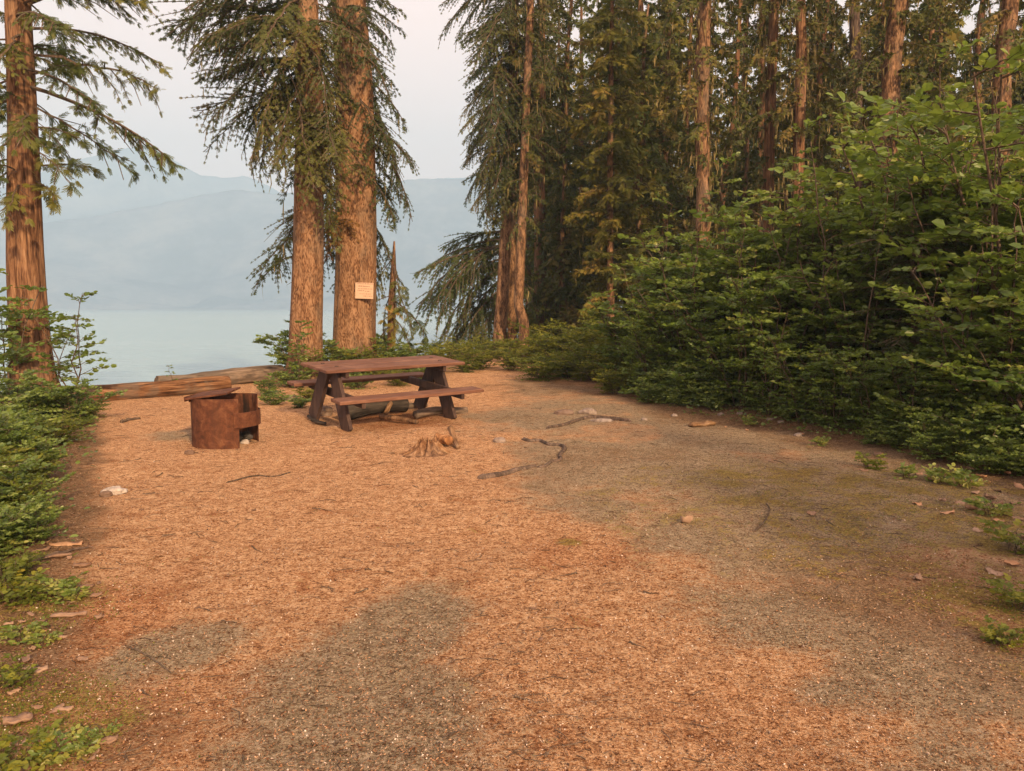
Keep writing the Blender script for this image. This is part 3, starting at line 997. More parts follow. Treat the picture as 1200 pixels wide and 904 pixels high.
D = 25
P3, rr = px_trunk([(600, 420), (600, 405), (600, 340), (600, 250), (603, 100), (606, -150)], D, [13, 11, 11, 9, 8, 4])
bs = []
for q in [(600, 290, 482, 330, -.8), (600, 280, 500, 318, .2), (600, 300, 505, 365, -.6), (600, 310, 500, 390, 0), (600, 320, 520, 395, .8), (600, 290, 540, 330, -1.4), (600, 330, 535, 405, -1.), (600, 340, 560, 400, -1.4), (600, 270, 520, 300, .8),
          (600, 275, 560, 300, 1.4), (600, 300, 640, 350, .6), (600, 320, 650, 380, -.2), (600, 310, 490, 350, 1.2), (600, 335, 510, 400, 1.4), (600, 350, 545, 410, 1.6), (600, 285, 490, 345, -1.6)]:
    bs.append(bo(*q[:4], D, q[4], RT.uniform(.05, .5)))
    bs.append(bo(*q[:4], D, q[4] + RT.uniform(-.6, .6), RT.uniform(.05, .5)))
conifer('spruce_tree', 'spruce with low dark boughs sweeping left over the lake shore, behind the leaning orange trunk', 'tree', (P3[1][0], D, gz(P3[1][0], D)), P3, rr, 'spruce', M['dark_needle'], M['forest_bark'], bs, seed=22, fl=.12, k=16, n=50, lich=150, snags=6)

D = 22.5
P3, rr = px_trunk([(612, 425), (613, 410), (614, 380), (608, 358), (609, 330), (612, 250), (614, 200), (618, 90), (622, 0), (627, -200)], D, [14, 12, 12, 11.5, 11, 10.5, 10, 9, 8, 4])
bs = radial(RT, Q(0, 190, D)[2], 15, .16, lambda z, a: 1.0 + .5 * math.cos(a), (-.5, .1), .68)
bs += short(RT, P3, D, 260, 0, .2, .8, .7)
conifer('hemlock_tree', 'grey-barked trunk with a kink near its foot, second from the left in the back group', 'tree', (P3[1][0], D, gz(P3[1][0], D)), P3, rr, 'spruce', M['needle'], M['forest_bark'], bs, seed=23, fl=.12, k=20, n=120, lich=900, snags=16)

D = 26.5
P3, rr = px_trunk([(634, 410), (634, 390), (633, 300), (632, 200), (634, 100), (636, -200)], D, [16, 15, 14, 13, 11, 4])
bs = radial(RT, Q(0, 200, D)[2], 16, .16, lambda z, a: 1.4, (-.5, .1), .65)
bs += short(RT, P3, D, 290, 0, .2, .9, .65)
conifer('hemlock_tree', 'straight reddish trunk right of the kinked one, mossy near its base', 'tree', (P3[1][0], D, gz(P3[1][0], D)), P3, rr, 'mid', M['needle'], M['cedar_bark'], bs, seed=24, fl=.12, k=18, n=70, lich=900, snags=14)

D = 22
P3, rr = px_trunk([(716, 400), (716, 370), (715, 300), (715, 200), (716, 100), (718, -40)], D, [9, 9, 8, 7, 6, 3])
bs = radial(RT, Q(0, 340, D)[2], Q(0, -20, D)[2], .13, lambda z, a: 1.25, (-.3, .25), .72)
bs += short(RT, P3, D, 330, 0, .16, .9, .7)
conifer('cedar_tree', 'slender young cedar with yellow-green foliage right of the back group', 'tree', (P3[1][0], D, gz(P3[1][0], D)), P3, rr, 'cedar_mid', M['cedar'], M['forest_bark'], bs, seed=25, k=12, n=60, lich=260)

# lichen-hung trunks above the thicket
for (pts, D, w, lab, bark, sd, lich) in [
    ([(824, 420), (823, 300), (824, 220), (822, 120), (826, 0), (828, -200)], 19, [17, 16, 16, 17, 15, 7], 'trunk shaggy with beard lichen standing alone above the left end of the thicket', 'forest_bark', 31, 1500),
    ([(905, 420), (901, 300), (900, 240), (903, 120), (907, 0), (910, -200)], 20, [14, 13, 12, 12, 11, 6], 'left one of two close pale orange trunks with lichen sleeves above the thicket', 'cedar_bark', 32, 1100),
    ([(934, 420), (934, 300), (936, 180), (939, 60), (938, 0), (940, -200)], 19, [14, 13, 13, 12, 11, 6], 'right one of two close pale orange trunks with lichen sleeves above the thicket', 'cedar_bark', 33, 1100),
    ([(1006, 400), (1004, 200), (1004, 100), (1001, 0), (1000, -200)], 24, [13, 12, 12, 11, 5], 'thin dark trunk rising between the paired orange trunks and the leaning one', 'grey_bark', 34, 500),
    ([(1044, 420), (1040, 230), (1041, 140), (1047, 60), (1056, -20), (1066, -200)], 18, [24, 22, 21, 20, 18, 9], 'stout trunk leaning right above the middle of the thicket', 'forest_bark', 35, 500),
    ([(1168, 420), (1172, 200), (1176, 60), (1184, 0), (1192, -200)], 17, [22, 20, 18, 17, 9], 'reddish trunk high behind the tall shrub at the right edge', 'forest_bark', 36, 400),
    ([(892, 420), (891, 300), (890, 235), (893, 60), (894, -200)], 27, [11, 10, 9, 8, 4], 'slim red-brown trunk just left behind the paired orange trunks', 'cedar_bark', 37, 400),
    ([(775, 420), (776, 300), (779, 120), (780, -200)], 29, [12, 12, 11, 5], 'dark straight trunk left of the lichen-shaggy one, deeper in the forest', 'grey_bark', 38, 400),
]:
    P3, rr = px_trunk(pts, D, w)
    zt = P3[-1][2]
    bs = radial(RT, Q(0, 150, D)[2], zt, .22, lambda z, a: 1.25 + .5 * math.cos(a) ** 2, (-.5, .05), .7)
    bs += radial(RT, Q(0, 290, D)[2], Q(0, 150, D)[2], .2, lambda z, a: .7, (-.6, .1), .5)
    conifer('conifer_tree', lab, 'tree', (P3[0][0], D, gz(P3[0][0], D)), P3, rr, 'mid', M['needle'], M[bark], bs, seed=sd, k=18, n=110, lich=lich * 2, snags=120, jit=.12, flute=.12)

# ------------------------------------------------------------------ forest behind, one copy per tree
def forest_proto(seed, H, z0, lmax, dense, leafm):
    r = np.random.default_rng(seed)
    root = thing('forest_tree', (0, 0, 0), 'dark conifer standing in the forest behind the clearing', 'tree', 'conifers of the dark forest behind the clearing')
    k = 9; zs = np.linspace(-.2, H, k)
    path = np.stack([np.cumsum(r.normal(0, .05, k)), np.cumsum(r.normal(0, .05, k)), zs], 1)
    path[:, :2] -= path[0, :2]
    path = smooth_path(path, 34)
    rad = np.interp(path[:, 2], [0, H], [.17, .03]) * (1 + .4 * np.exp(-path[:, 2] / .25))
    trunk_mesh(path, rad, 12, .08, seed).build('trunk', M['forest_bark'], root)
    mb = MB(); pts = []
    for (z, az, p, L, t) in radial(r, z0, H - .3, dense, lambda z, a: lmax * (1 - .72 * (z - z0) / (H - z0)) + .25, (-.45, .05), .64, tj=.3):
        q = np.array([np.interp(z, path[:, 2], path[:, 0]), np.interp(z, path[:, 2], path[:, 1]), z])
        b = pick('far', L, r); ro = r.normal(0, .3)
        put_bough(mb, b, q, az, p, L, t, ro)
        pts.extend(list(b['wV'][r.integers(0, len(b['wV']), 3)] * L @ rotm(az, p, ro).T + q))
    mb.build('crown', [leafm, M['twig']], root)
    ml = MB(); strands(ml, r, np.array(pts), 260, .15, .5, .02); tag(ml.build('hanging_lichen', M['lichen'], root), kind='stuff')
    return root


protos = [forest_proto(101, 15, 2.2, 2.1, .125, M['dark_needle']), forest_proto(102, 17, 4.2, 2.0, .14, M['dark_needle']),
          forest_proto(103, 11, .5, 2.1, .085, M['dark_needle']), forest_proto(104, 14, 2.5, 2.1, .13, M['needle']), forest_proto(105, 6, .25, 1.6, .075, M['needle'])]
# px of the foot, distance, prototype, scale
spots = []
RF = np.random.default_rng(404)
for D, pxs, kinds in [(28, np.arange(655, 1330, 62), (2, 3, 0, 4)), (33, np.arange(630, 1300, 48), (0, 1, 2, 3)), (39, np.arange(622, 1300, 52), (1, 0, 3, 2)), (47, np.arange(630, 1280, 56), (1, 0, 3)), (24, np.array([672, 752, 860, 968, 1085, 1150, 1225]), (4, 2, 4))]:
    for i, p in enumerate(pxs):
        d = D + RF.uniform(-2, 2)
        spots.append((p + RF.uniform(-14, 14), d, kinds[(i + int(D)) % len(kinds)], RF.uniform(.85, 1.15) * (1 if D < 40 else 1.2), D))
used = set(); rows = {}
for px, d, kd, s, D in spots:
    q = Q(px, 362, d); loc = (q[0], d, gz(q[0], d) - .05)
    rz = RF.uniform(0, 6.28)
    if kd not in used:
        used.add(kd); o = protos[kd]; o.location = loc; o.rotation_euler = (0, 0, rz); o.scale = (s, s, s)
    else:
        o = dup(protos[kd], loc, rz, s, tilt=(RF.normal(0, .02), RF.normal(0, .02)))
    rows.setdefault(D, []).append(o)
for w, D in zip(('nearest row, bushy and low', 'second row', 'third row', 'fourth row', 'farthest row'), sorted(rows)):
    relabel(rows[D], 'dark forest conifer in the ' + w + ', %s')
sp_ = []
sl_root = None
rr3 = np.random.default_rng(66)
for i, (px, d, lean, w) in enumerate([(662, 27, .3, .09), (684, 30, -.2, .11), (741, 26, .2, .08), (757, 31, -.3, .12), (800, 27, .1, .10), (846, 25, .5, .09), (868, 29, -.2, .12), (950, 26, .3, .10), (968, 31, -.1, .13), (1025, 28, .4, .12), (1092, 26, -.3, .12), (1122, 24, .6, .12), (1150, 29, .1, .14)]):
    q = Q(px, 362, d); x0_ = q[0]; g0 = gz(x0_, d)
    H_ = rr3.uniform(14, 17)
    ctrl = [(x0_ + lean * (t - .3) * 1.6 + rr3.normal(0, .07), d, g0 - .1 + t * H_) for t in (0, .15, .3, .45, .6, .8, 1)]
    bs = radial(rr3, g0 + 5 + rr3.uniform(-2, 1.5), g0 + H_, .28, lambda z, a: 1.1, (-.5, .1), .5)
    sp_.append(conifer('slim_tree', 'slim tree', 'tree', (x0_, d, g0), ctrl, [w * k for k in (1.1, 1, .95, .85, .75, .55, .2)], 'mid', M['needle'], M[('forest_bark', 'cedar_bark')[i % 2]], bs, group='slim bare-legged trunks at the edge of the forest', seed=300 + i, k=10, n=40, jit=.1, lich=500, snags=45))
relabel(sp_, 'slim twiggy trunk with lichen at the forest edge, %s')
# trees behind the camera on the right, whose shade lies over the thicket
for i, (x, y, kd, s, az) in enumerate([(9.4, -6.5, 3, .62, 0), (14.0, -6.5, 3, .42, 2), (11.2, -1.5, 2, .55, 4), (6.6, -3.6, 4, .95, 1)]):
    dup(protos[kd], (x, y, 0), az, s, label='conifer beyond the near right corner of the clearing, out of the picture, ' + ORD[i] + ' of four')

# ------------------------------------------------------------------ leafy shrubs
def shrub(seed, name, H, spread, stems, leaf, leafm, nbr, ntw, nlf, lean=0., stemr=.012, tj=.3, base_t=.5, low=.12, flat=.8):
    """stems > branches > twigs carrying leaves held almost level"""
    r = np.random.default_rng(seed)
    root = thing(name, (0, 0, 0), name, 'bush')
    st = MB(); lf = MB()
    LP, LD, LN, LS, LT = [], [], [], [], []
    for i in range(stems):
        a = i / stems * 6.28 + r.uniform(-.5, .5); o = r.uniform(.3, 1) * spread
        h = H * r.uniform(.7, 1.05) * (1 - .2 * o / max(spread, .01))
        p0 = np.array([math.cos(a), math.sin(a), 0]) * .06 * spread
        pts = smooth_path([p0 - [0, 0, .05], p0 + np.array([math.cos(a) * o * .3 + lean * .2, math.sin(a) * o * .3, h * .45]), np.array([math.cos(a) * o * .75 + lean * .6, math.sin(a) * o * .75, h * .8]), np.array([math.cos(a) * o + lean, math.sin(a) * o, h])], 9)
        pts[1:-1] += r.normal(0, .02 * H, (7, 3)) * .5
        V, Fq, _ = tube(pts, np.linspace(stemr, stemr * .3, 9), 5, cap=False); st.add(V, Fq, smooth=True)
        for b in range(nbr):
            u = low + (1 - low) * (b + r.uniform(0, 1)) / nbr
            k = u * 8; i0 = min(int(k), 7); q = pts[i0] + (pts[i0 + 1] - pts[i0]) * (k - i0)
            aa = r.uniform(0, 6.28); Lb = spread * r.uniform(.35, .8) * (1.1 - .6 * u)
            d = np.array([math.cos(aa), math.sin(aa), r.uniform(-.05, .55)])
            bp = np.array([q, q + d * Lb * .5 + [0, 0, .02], q + d * Lb * 1. + [0, 0, -.05 * Lb]])
            V, Fq, _ = tube(bp, [stemr * .4, stemr * .28, stemr * .12], 4, cap=False); st.add(V, Fq)
            btint = base_t + r.uniform(-tj, tj)
            for w in range(ntw):
                v = (w + .6) / ntw; c = bp[0] * (1 - v) + bp[2] * v
                sgn = 1 if w % 2 else -1
                sd = np.array([-d[1], d[0], 0]) * sgn
                td = d * .6 + sd * r.uniform(.4, 1.) + np.array([0, 0, r.uniform(-.1, .3)])
                Lt = leaf * nlf * .38 * r.uniform(.7, 1.3)
                m = nlf
                vv = (np.arange(m) + .7) / m
                tp = c + td * Lt * vv[:, None] + np.array([0, 0, -.1]) * (vv ** 2)[:, None] * Lt
                V, Fq, _ = tube(np.array([c, tp[m // 2], tp[-1]]), [stemr * .15, stemr * .1, stemr * .06], 3, cap=False); st.add(V, Fq)
                s2 = np.cross(td, [0, 0, 1.]); s2 /= max(np.linalg.norm(s2), 1e-6)
                alt = np.where(np.arange(m) % 2 == 0, 1, -1)[:, None]
                dd = td * .7 + s2 * alt * .8 + r.normal(0, .2, (m, 3)); dd[-1] = td
                LP.append(tp); LD.append(dd); LN.append(np.array([0, 0, 1.]) + r.normal(0, flat, (m, 3)))
                LS.append(leaf * r.uniform(.65, 1.2, m)); LT.append(btint + r.uniform(-.14, .14, m))
    LP, LD, LN, LS, LT = map(np.concatenate, (LP, LD, LN, LS, LT))
    V, Fq = stamp(LEAF_V, LEAF_F, frames(LD, LN), LP, LS)
    lf.add(V, Fq, tint=np.clip(np.repeat(LT, 6), 0, 1))
    st.build('stems', M['twig'], root); lf.build('leaves', leafm, root)
    return root


TALL = [shrub(201, 'tall_shrub', 2.7, 1.15, 6, .10, M['leaf'], 10, 5, 6, stemr=.02), shrub(202, 'tall_shrub', 2.2, 1.2, 8, .09, M['leaf'], 10, 6, 7, stemr=.018), shrub(203, 'tall_shrub', 3.3, 1.2, 6, .11, M['leaf'], 11, 5, 6, stemr=.024)]
LOW = [shrub(211, 'low_bush', .75, .55, 9, .055, M['bush_leaf'], 6, 6, 7, stemr=.006), shrub(212, 'low_bush', .6, .6, 9, .06, M['bush_leaf'], 6, 6, 6, stemr=.006), shrub(213, 'low_bush', .95, .6, 9, .058, M['bush_leaf'], 7, 6, 7, stemr=.007)]
YEL = [shrub(221, 'huckleberry_bush', .75, .75, 12, .04, M['yellow_leaf'], 8, 7, 8, stemr=.006), shrub(222, 'huckleberry_bush', .55, .7, 12, .038, M['yellow_leaf'], 7, 7, 8, stemr=.006, base_t=.35)]
SAP = [shrub(231, 'leafy_sapling', 2.0, .5, 3, .07, M['leaf'], 9, 4, 5, stemr=.012, low=.25), shrub(232, 'leafy_sapling', .55, .14, 1, .045, M['bush_leaf'], 6, 2, 4, stemr=.006)]
PLANT = [shrub(241, 'small_plant', .16, .14, 6, .045, M['bush_leaf'], 3, 3, 3, stemr=.003, base_t=.75), shrub(242, 'small_plant', .22, .2, 7, .04, M['yellow_leaf'], 4, 3, 4, stemr=.003)]
_first = {}


def place(lib, i, x, y, s, label, group=None, rz=None, z=None):
    r0 = lib[i % len(lib)]
    rz = RF.uniform(0, 6.28) if rz is None else rz
    loc = (x, y, (gz(x, y) - .03 * s) if z is None else z)
    if r0.name not in _first:
        _first[r0.name] = 1
        r0.location = loc; r0.rotation_euler = (0, 0, rz); r0.scale = (s, s, s)
        tag(r0, label, None, group)
        if not group and 'group' in r0: del r0['group']
        return r0
    r = dup(r0, loc, rz, s, label, group)
    if not group and 'group' in r: del r['group']
    return r


# tall shrubs of the thicket: (foot px, distance, top row wanted, kind)
TG, TLB = 'tall broad-leaved shrubs in the thicket', 'tall broad-leaved shrub in the thicket behind the low hedge of bushes'
Hs = [2.8, 2.3, 3.4]
ts_ = []
for (px, d, top, kd) in [(745, 14.5, 315, 1), (790, 14, 262, 0), (838, 13.2, 232, 1), (770, 12.6, 345, 1), (815, 12.3, 300, 0), (880, 12.2, 215, 0), (862, 11.2, 300, 1), (925, 12.4, 185, 2), (925, 10.6, 270, 1), (985, 11.6, 150, 2), (1005, 10.2, 250, 0),
                         (1035, 11, 138, 2), (1080, 12.2, 120, 2), (1095, 10.4, 105, 2), (1150, 10.2, 55, 2), (1180, 9, 40, 2), (1215, 8.3, 20, 2), (1250, 9.5, 30, 2), (1130, 13, 90, 2), (1010, 13.5, 170, 2),
                         (1195, 7.4, 250, 0), (1240, 7.0, 150, 2), (955, 14, 190, 2), (900, 15, 210, 2), (850, 16, 240, 0)]:
    q = Q(px, top, d)
    ts_.append(place(TALL, kd, q[0], d, max(.5, q[2] / Hs[kd]), TLB, TG))
relabel([o for o in ts_ if o.location.y >= 12], 'tall broad-leaved shrub in the back row of the thicket, %s')
relabel([o for o in ts_ if o.location.y < 12], 'tall broad-leaved shrub in the front row of the thicket, %s')
ms_ = []
for (px, d, s) in [(760, 13.2, .45), (795, 12.4, .5), (835, 11.6, .5), (870, 10.6, .5), (905, 10.0, .48), (945, 9.4, .5), (985, 8.9, .48), (1030, 8.5, .5), (1080, 8.0, .48), (1130, 7.7, .5), (1180, 7.3, .5), (1230, 6.9, .5), (1010, 9.6, .6), (1110, 9.0, .62), (890, 11.3, .62), (1165, 8.3, .6)]:
    ms_.append(place(TALL, int(px) % 3, Q(px, 362, d)[0], d, s, TLB, 'knee-high leafy shrubs between the hedge and the thicket'))
relabel(ms_, 'half-height leafy shrub between the low hedge and the tall thicket, %s')
SPIN = [shrub(251, 'spindly_sapling', 4.0, .75, 4, .085, M['leaf'], 11, 4, 5, stemr=.018, low=.35, base_t=.6), shrub(252, 'spindly_sapling', 3.2, .6, 3, .08, M['leaf'], 10, 4, 5, stemr=.015, low=.3, base_t=.5)]
sn_ = []
for i, (px, d, top) in enumerate([(772, 13, 228), (812, 12, 205), (850, 12.5, 185), (903, 11.4, 168), (948, 11, 140), (998, 10.2, 112), (1042, 10.6, 118), (1092, 9.6, 70), (1128, 9, 52), (1163, 9.2, 30), (1196, 7.8, 75), (1070, 12, 95), (880, 10.4, 235), (1015, 9.4, 190), (1145, 8.2, 150)]):
    q = Q(px, top, d)
    sn_.append(place(SPIN, i % 2, q[0], d, q[2] / (4.0, 3.2)[i % 2], 'x', 'spindly saplings standing above the thicket'))
relabel(sn_, 'spindly leafy sapling rising above the thicket, %s')
# dark young hemlock in the middle of the thicket
Dh = 9.2
P3, rr = px_trunk([(1073, 500), (1073, 440), (1072, 360), (1070, 300), (1068, 255)], Dh, [15, 13, 9, 6, 2])
bs = radial(RT, .45, P3[-1][2] - .1, .05, lambda z, a: 1.45 * (1 - .55 * z / 2.7), (-.1, .25), .25, tj=.15)
conifer('young_hemlock', 'young hemlock with dark flat layered boughs in the middle of the thicket', 'tree', (P3[0][0], Dh, gz(P3[0][0], Dh)), P3, rr, 'hemlock', M['needle'], M['grey_bark'], bs, seed=41, k=12, n=24)
Dh = 11
P3, rr = px_trunk([(975, 470), (975, 380), (974, 310), (973, 250)], Dh, [10, 8, 5, 2])
bs = radial(RT, .5, P3[-1][2] - .1, .06, lambda z, a: 1.3 * (1 - .55 * z / 2.8), (-.1, .25), .3, tj=.15)
conifer('young_hemlock', 'smaller young hemlock left of the dark layered one, half hidden in the thicket', 'tree', (P3[0][0], Dh, gz(P3[0][0], Dh)), P3, rr, 'hemlock', M['needle'], M['grey_bark'], bs, seed=42, k=10, n=20)

# low hedge of bushes along the right edge
LG, LL = 'low bushes along the right edge of the clearing', 'low green bush in the hedge along the right edge of the clearing'
edge = [(728, 458), (745, 474), (785, 482), (815, 486), (860, 488), (905, 497), (950, 508), (1000, 518), (1045, 532), (1090, 548), (1140, 560), (1190, 572), (1240, 590), (1290, 610)]
for row, (back, n) in enumerate([(.30, 27), (.72, 25), (1.25, 22), (1.9, 19), (2.7, 15)]):
    hr_ = []
    e = np.array([P(a, b)[:2] for a, b in edge])
    dd = np.r_[0, np.cumsum(np.linalg.norm(np.diff(e, axis=0), axis=1))]
    for i in range(n):
        t = (i + .5) / n * dd[-1]
        x, y = np.interp(t, dd, e[:, 0]), np.interp(t, dd, e[:, 1])
        tx, ty = np.interp(t + .1, dd, e[:, 0]) - np.interp(t - .1, dd, e[:, 0]), np.interp(t + .1, dd, e[:, 1]) - np.interp(t - .1, dd, e[:, 1])
        l = math.hypot(tx, ty) or 1
        nx, ny = -ty / l, tx / l
        if nx < 0: nx, ny = -nx, -ny
        x += nx * back + RF.normal(0, .1); y += ny * back + RF.normal(0, .1)
        s = (.42, .75, .95, 1.2, 1.4)[row] * RF.uniform(.85, 1.2)
        hr_.append(place(LOW, i + row, x, y, s, LL, LG))
    relabel(hr_, 'low bush of the right hedge, ' + ('front row', 'second row', 'third row', 'fourth row', 'back row')[row] + ', %s')

# yellow-green huckleberry at the back of the clearing
YG, YL = 'huckleberry bushes at the back of the clearing', 'yellow-green huckleberry bush at the back of the clearing below the slim trunks'
yl_ = []
for (px, py, s) in [(560, 432, .8), (600, 436, .7), (635, 446, .8), (665, 443, .9), (700, 447, .95), (735, 452, .9), (650, 430, 1.2), (690, 428, 1.3), (730, 430, 1.4), (610, 425, .9), (575, 420, .9), (540, 424, .8), (515, 420, .8), (762, 440, 1.3), (720, 462, .6),
                    (790, 450, 1.2), (545, 436, .5), (585, 412, 1.0), (640, 415, 1.3), (700, 415, 1.6)]:
    q = P(px, py, .0)
    yl_.append(place(YEL, int(px) % 2, q[0], q[1], s * 1.2, YL, YG))
relabel([o for o in yl_ if o.location.y < 16], 'yellow-green huckleberry in the front line at the back of the clearing, %s')
relabel([o for o in yl_ if o.location.y >= 16], 'yellow-green huckleberry behind the front line, below slim trunks, %s')
TGB, TLB2 = 'green bushes behind the picnic table', 'green leafy bush around the spruce trunks behind the picnic table'
tb_ = []
for (px, py, s, kd) in [(343, 452, .75, 1), (372, 446, .95, 0), (398, 444, .95, 2), (430, 443, .95, 0), (455, 440, .95, 2), (478, 440, .95, 1), (505, 436, .95, 0), (350, 440, 1.4, 2), (440, 430, 1.2, 2), (490, 428, 1.1, 1), (350, 478, .33, 1), (362, 470, .4, 0), (420, 455, .6, 1), (465, 452, .5, 0), (500, 447, .6, 1)]:
    q = P(px, py)
    tb_.append(place(LOW if kd else YEL, kd, q[0], q[1], s, TLB2, TGB))
relabel(tb_, 'green leafy bush around the spruce trunks behind the picnic table, %s')
q = P(337, 455)
place(SAP, 0, q[0] + .1, q[1] + .3, .85, 'loose leafy sapling against the left side of the thinner spruce')
q = P(320, 474)
place(LOW, 1, q[0], q[1], .42, 'bright green leafy clump between the fire ring and the table')
q = P(300, 466)
place(LOW, 2, q[0], q[1] + .6, .4, 'small green plant just behind the fire ring')
q = Q(203, 452, 12.9)
place(SAP, 1, q[0], 12.9, .75, 'tiny sapling standing against the water behind the orange log', z=.2)

# left border
BG, BL = 'bushes along the left edge of the clearing', 'green bush in the border along the left edge of the clearing'
lb_ = []
for (px, py, s, kd) in [(85, 500, .8, 2), (50, 500, .9, 0), (15, 505, 1.0, 2), (60, 520, .7, 1), (20, 535, .9, 0), (40, 560, .62, 2), (5, 570, .85, 1), (-30, 560, 1.0, 2), (30, 600, .55, 0), (-5, 610, .7, 1), (35, 635, .42, 2), (-15, 650, .6, 0), (-40, 620, .8, 2), (12, 670, .3, 1),
                        (-30, 520, 1.1, 0), (100, 492, .5, 1), (-60, 590, 1.0, 1), (-45, 690, .4, 2)]:
    q = P(px, py)
    lb_.append(place(LOW if kd != 1 else YEL, kd, q[0], q[1], s * .88, BL, BG))
lb_.sort(key=lambda o: o.location.y)
for i, o in enumerate(lb_): o['label'] = 'green bush in the border along the left edge, ' + ORD[i] + ' from the camera'
for (px, py, s, lab) in [(88, 478, .95, 'leafy sapling right of the left cedar, twigs reaching over the lake'), (-2, 480, 1.25, 'tallest leafy sapling left of the cedar trunk at the left edge'), (15, 470, 1.0, 'second leafy sapling left of the cedar, behind the tallest'), (60, 466, .8, 'leafy sapling hidden directly behind the foot of the left cedar')]:
    q = P(px, py); place(SAP, 0, q[0], q[1], s * 1.2, lab)
PG, PL = 'small plants of the forest floor', 'small green plant on the forest floor at the near left border'
pl_ = []
for (px, py, s, kd) in [(60, 872, .6, 0), (98, 862, .5, 0), (15, 890, .7, 1), (118, 850, .4, 0), (5, 790, .6, 1), (22, 735, .7, 0), (62, 688, .9, 0), (80, 693, .8, 0), (20, 695, .8, 1), (50, 740, .5, 0), (5, 690, .9, 1)]:
    q = P(px, py); pl_.append(place(PLANT, kd, q[0], q[1], s, PL, PG))
pl_.sort(key=lambda o: o.location.y)
for i, o in enumerate(pl_): o['label'] = 'small green plant on the floor at the near left border, ' + ORD[i] + ' from the camera'
PG2, PL2 = 'small plants at the foot of the right hedge', 'small green plant at the foot of the right-hand bushes'
pr_ = []
for (px, py, s, kd) in [(1100, 566, 1., 0), (1130, 570, 1.2, 0), (1060, 560, .9, 0), (1160, 600, 1., 0), (1190, 640, 1., 1), (1195, 700, .8, 1), (1020, 548, .8, 1), (960, 520, .8, 0), (880, 498, .9, 0), (1180, 745, .6, 1)]:
    q = P(px, py); pr_.append(place(PLANT, kd, q[0], q[1], s, PL2, PG2))
relabel(pr_, 'small green plant at the foot of the right-hand bushes, %s')

# ------------------------------------------------------------------ picnic table
def box(mb, c, s, R=None, bev=.006, tint=.5):
    """bevelled plank: centre c, size s"""
    hx, hy, hz = [v / 2 for v in s]
    V = []
    for z in (-1, 1):
        for (x, y) in ((-1, -1), (1, -1), (1, 1), (-1, 1)):
            V.append((x * hx, y * hy, z * (hz - bev)))
    for z in (-1, 1):
        for (x, y) in ((-1, -1), (1, -1), (1, 1), (-1, 1)):
            V.append((x * (hx - bev), y * (hy - bev), z * hz))
    V = np.array(V)
    Fq = [[0, 1, 5, 4], [1, 2, 6, 5], [2, 3, 7, 6], [3, 0, 4, 7], [12, 13, 14, 15], [11, 10, 9, 8]]
    for i in range(4):
        j = (i + 1) % 4
        Fq += [[4 + i, 4 + j, 12 + j, 12 + i], [8 + i, 8 + j, j, i]]
    if R is not None: V = V @ np.asarray(R).T
    mb.add(V + np.asarray(c), Fq, tint=tint)


def ry(a):
    c, s = math.cos(a), math.sin(a)
    return np.array([[c, 0, s], [0, 1, 0], [-s, 0, c]])


def rx(a):
    c, s = math.cos(a), math.sin(a)
    return np.array([[1, 0, 0], [0, c, -s], [0, s, c]])


tx_, ty_ = -1.671, 10.03
tab = thing('picnic_table', (tx_, ty_, 0), 'brown stained wooden picnic table with A-shaped plank legs and two benches', 'picnic table', None, .639)
tab.rotation_euler = (.072, -.012, .639)
L_, W_ = 1.95, .80
pw = W_ / 4
for i in range(4):                        # boards of the top
    mb = MB(); box(mb, (RT.uniform(-.006, .006), -W_ / 2 + pw * (i + .5), .735 + RT.uniform(-.002, .002)), (L_, pw - .008, .04))
    mb.build('top_board', M['table_paint'], tab)
for s in (-1, 1):
    mb = MB(); box(mb, (0, s * .70, .435), (L_ + .04, .26, .042)); mb.build('bench', M['table_paint'], tab)
for e in (-1, 1):
    x = e * .76
    for s in (-1, 1):                     # the wide slanting leg planks
        y0, y1 = s * .47, s * .06
        ang = math.atan2(y0 - y1, .70)
        Lg = math.hypot(.70, y0 - y1)
        mb = MB(); box(mb, (x + e * .024 * s, (y0 + y1) / 2, .353), (.045, .235, Lg + .02), rx(ang), .004)
        mb.build('leg', M['table_leg'], tab)
    mb = MB(); box(mb, (x - e * .072, 0, .395), (.045, 1.62, .10)); mb.build('bench_beam', M['table_leg'], tab)
    mb = MB(); box(mb, (x - e * .072, 0, .685), (.045, .72, .09)); mb.build('top_beam', M['table_leg'], tab)

# ------------------------------------------------------------------ fire ring
c = P(252, 524); c = np.array([c[0], c[1] + .32, 0])
fire = thing('fire_ring', c, 'rusty steel fire ring with a side opening and a flat grate plate over its left', 'fire pit')
R0, Hf = .345, .50


def shell(mb, a0, a1, z0, z1, r, th=.008, n=40, tb=0.):
    a = np.linspace(a0, a1, n); V = []
    for rr_, zz in ((r, z0), (r, z1), (r - th, z1), (r - th, z0)):
        V.append(np.stack([rr_ * np.cos(a), rr_ * np.sin(a), np.full(n, zz) + tb * np.sin(a * 3)], 1))
    V = np.concatenate(V)
    Fq = []
    for i in range(n - 1):
        for k in range(4):
            k2 = (k + 1) % 4
            Fq.append([k * n + i, k * n + i + 1, k2 * n + i + 1, k2 * n + i])
    Fq += [[0, n, 2 * n, 3 * n], [n - 1, 4 * n - 1, 3 * n - 1, 2 * n - 1]]
    mb.add(V, Fq, smooth=False)


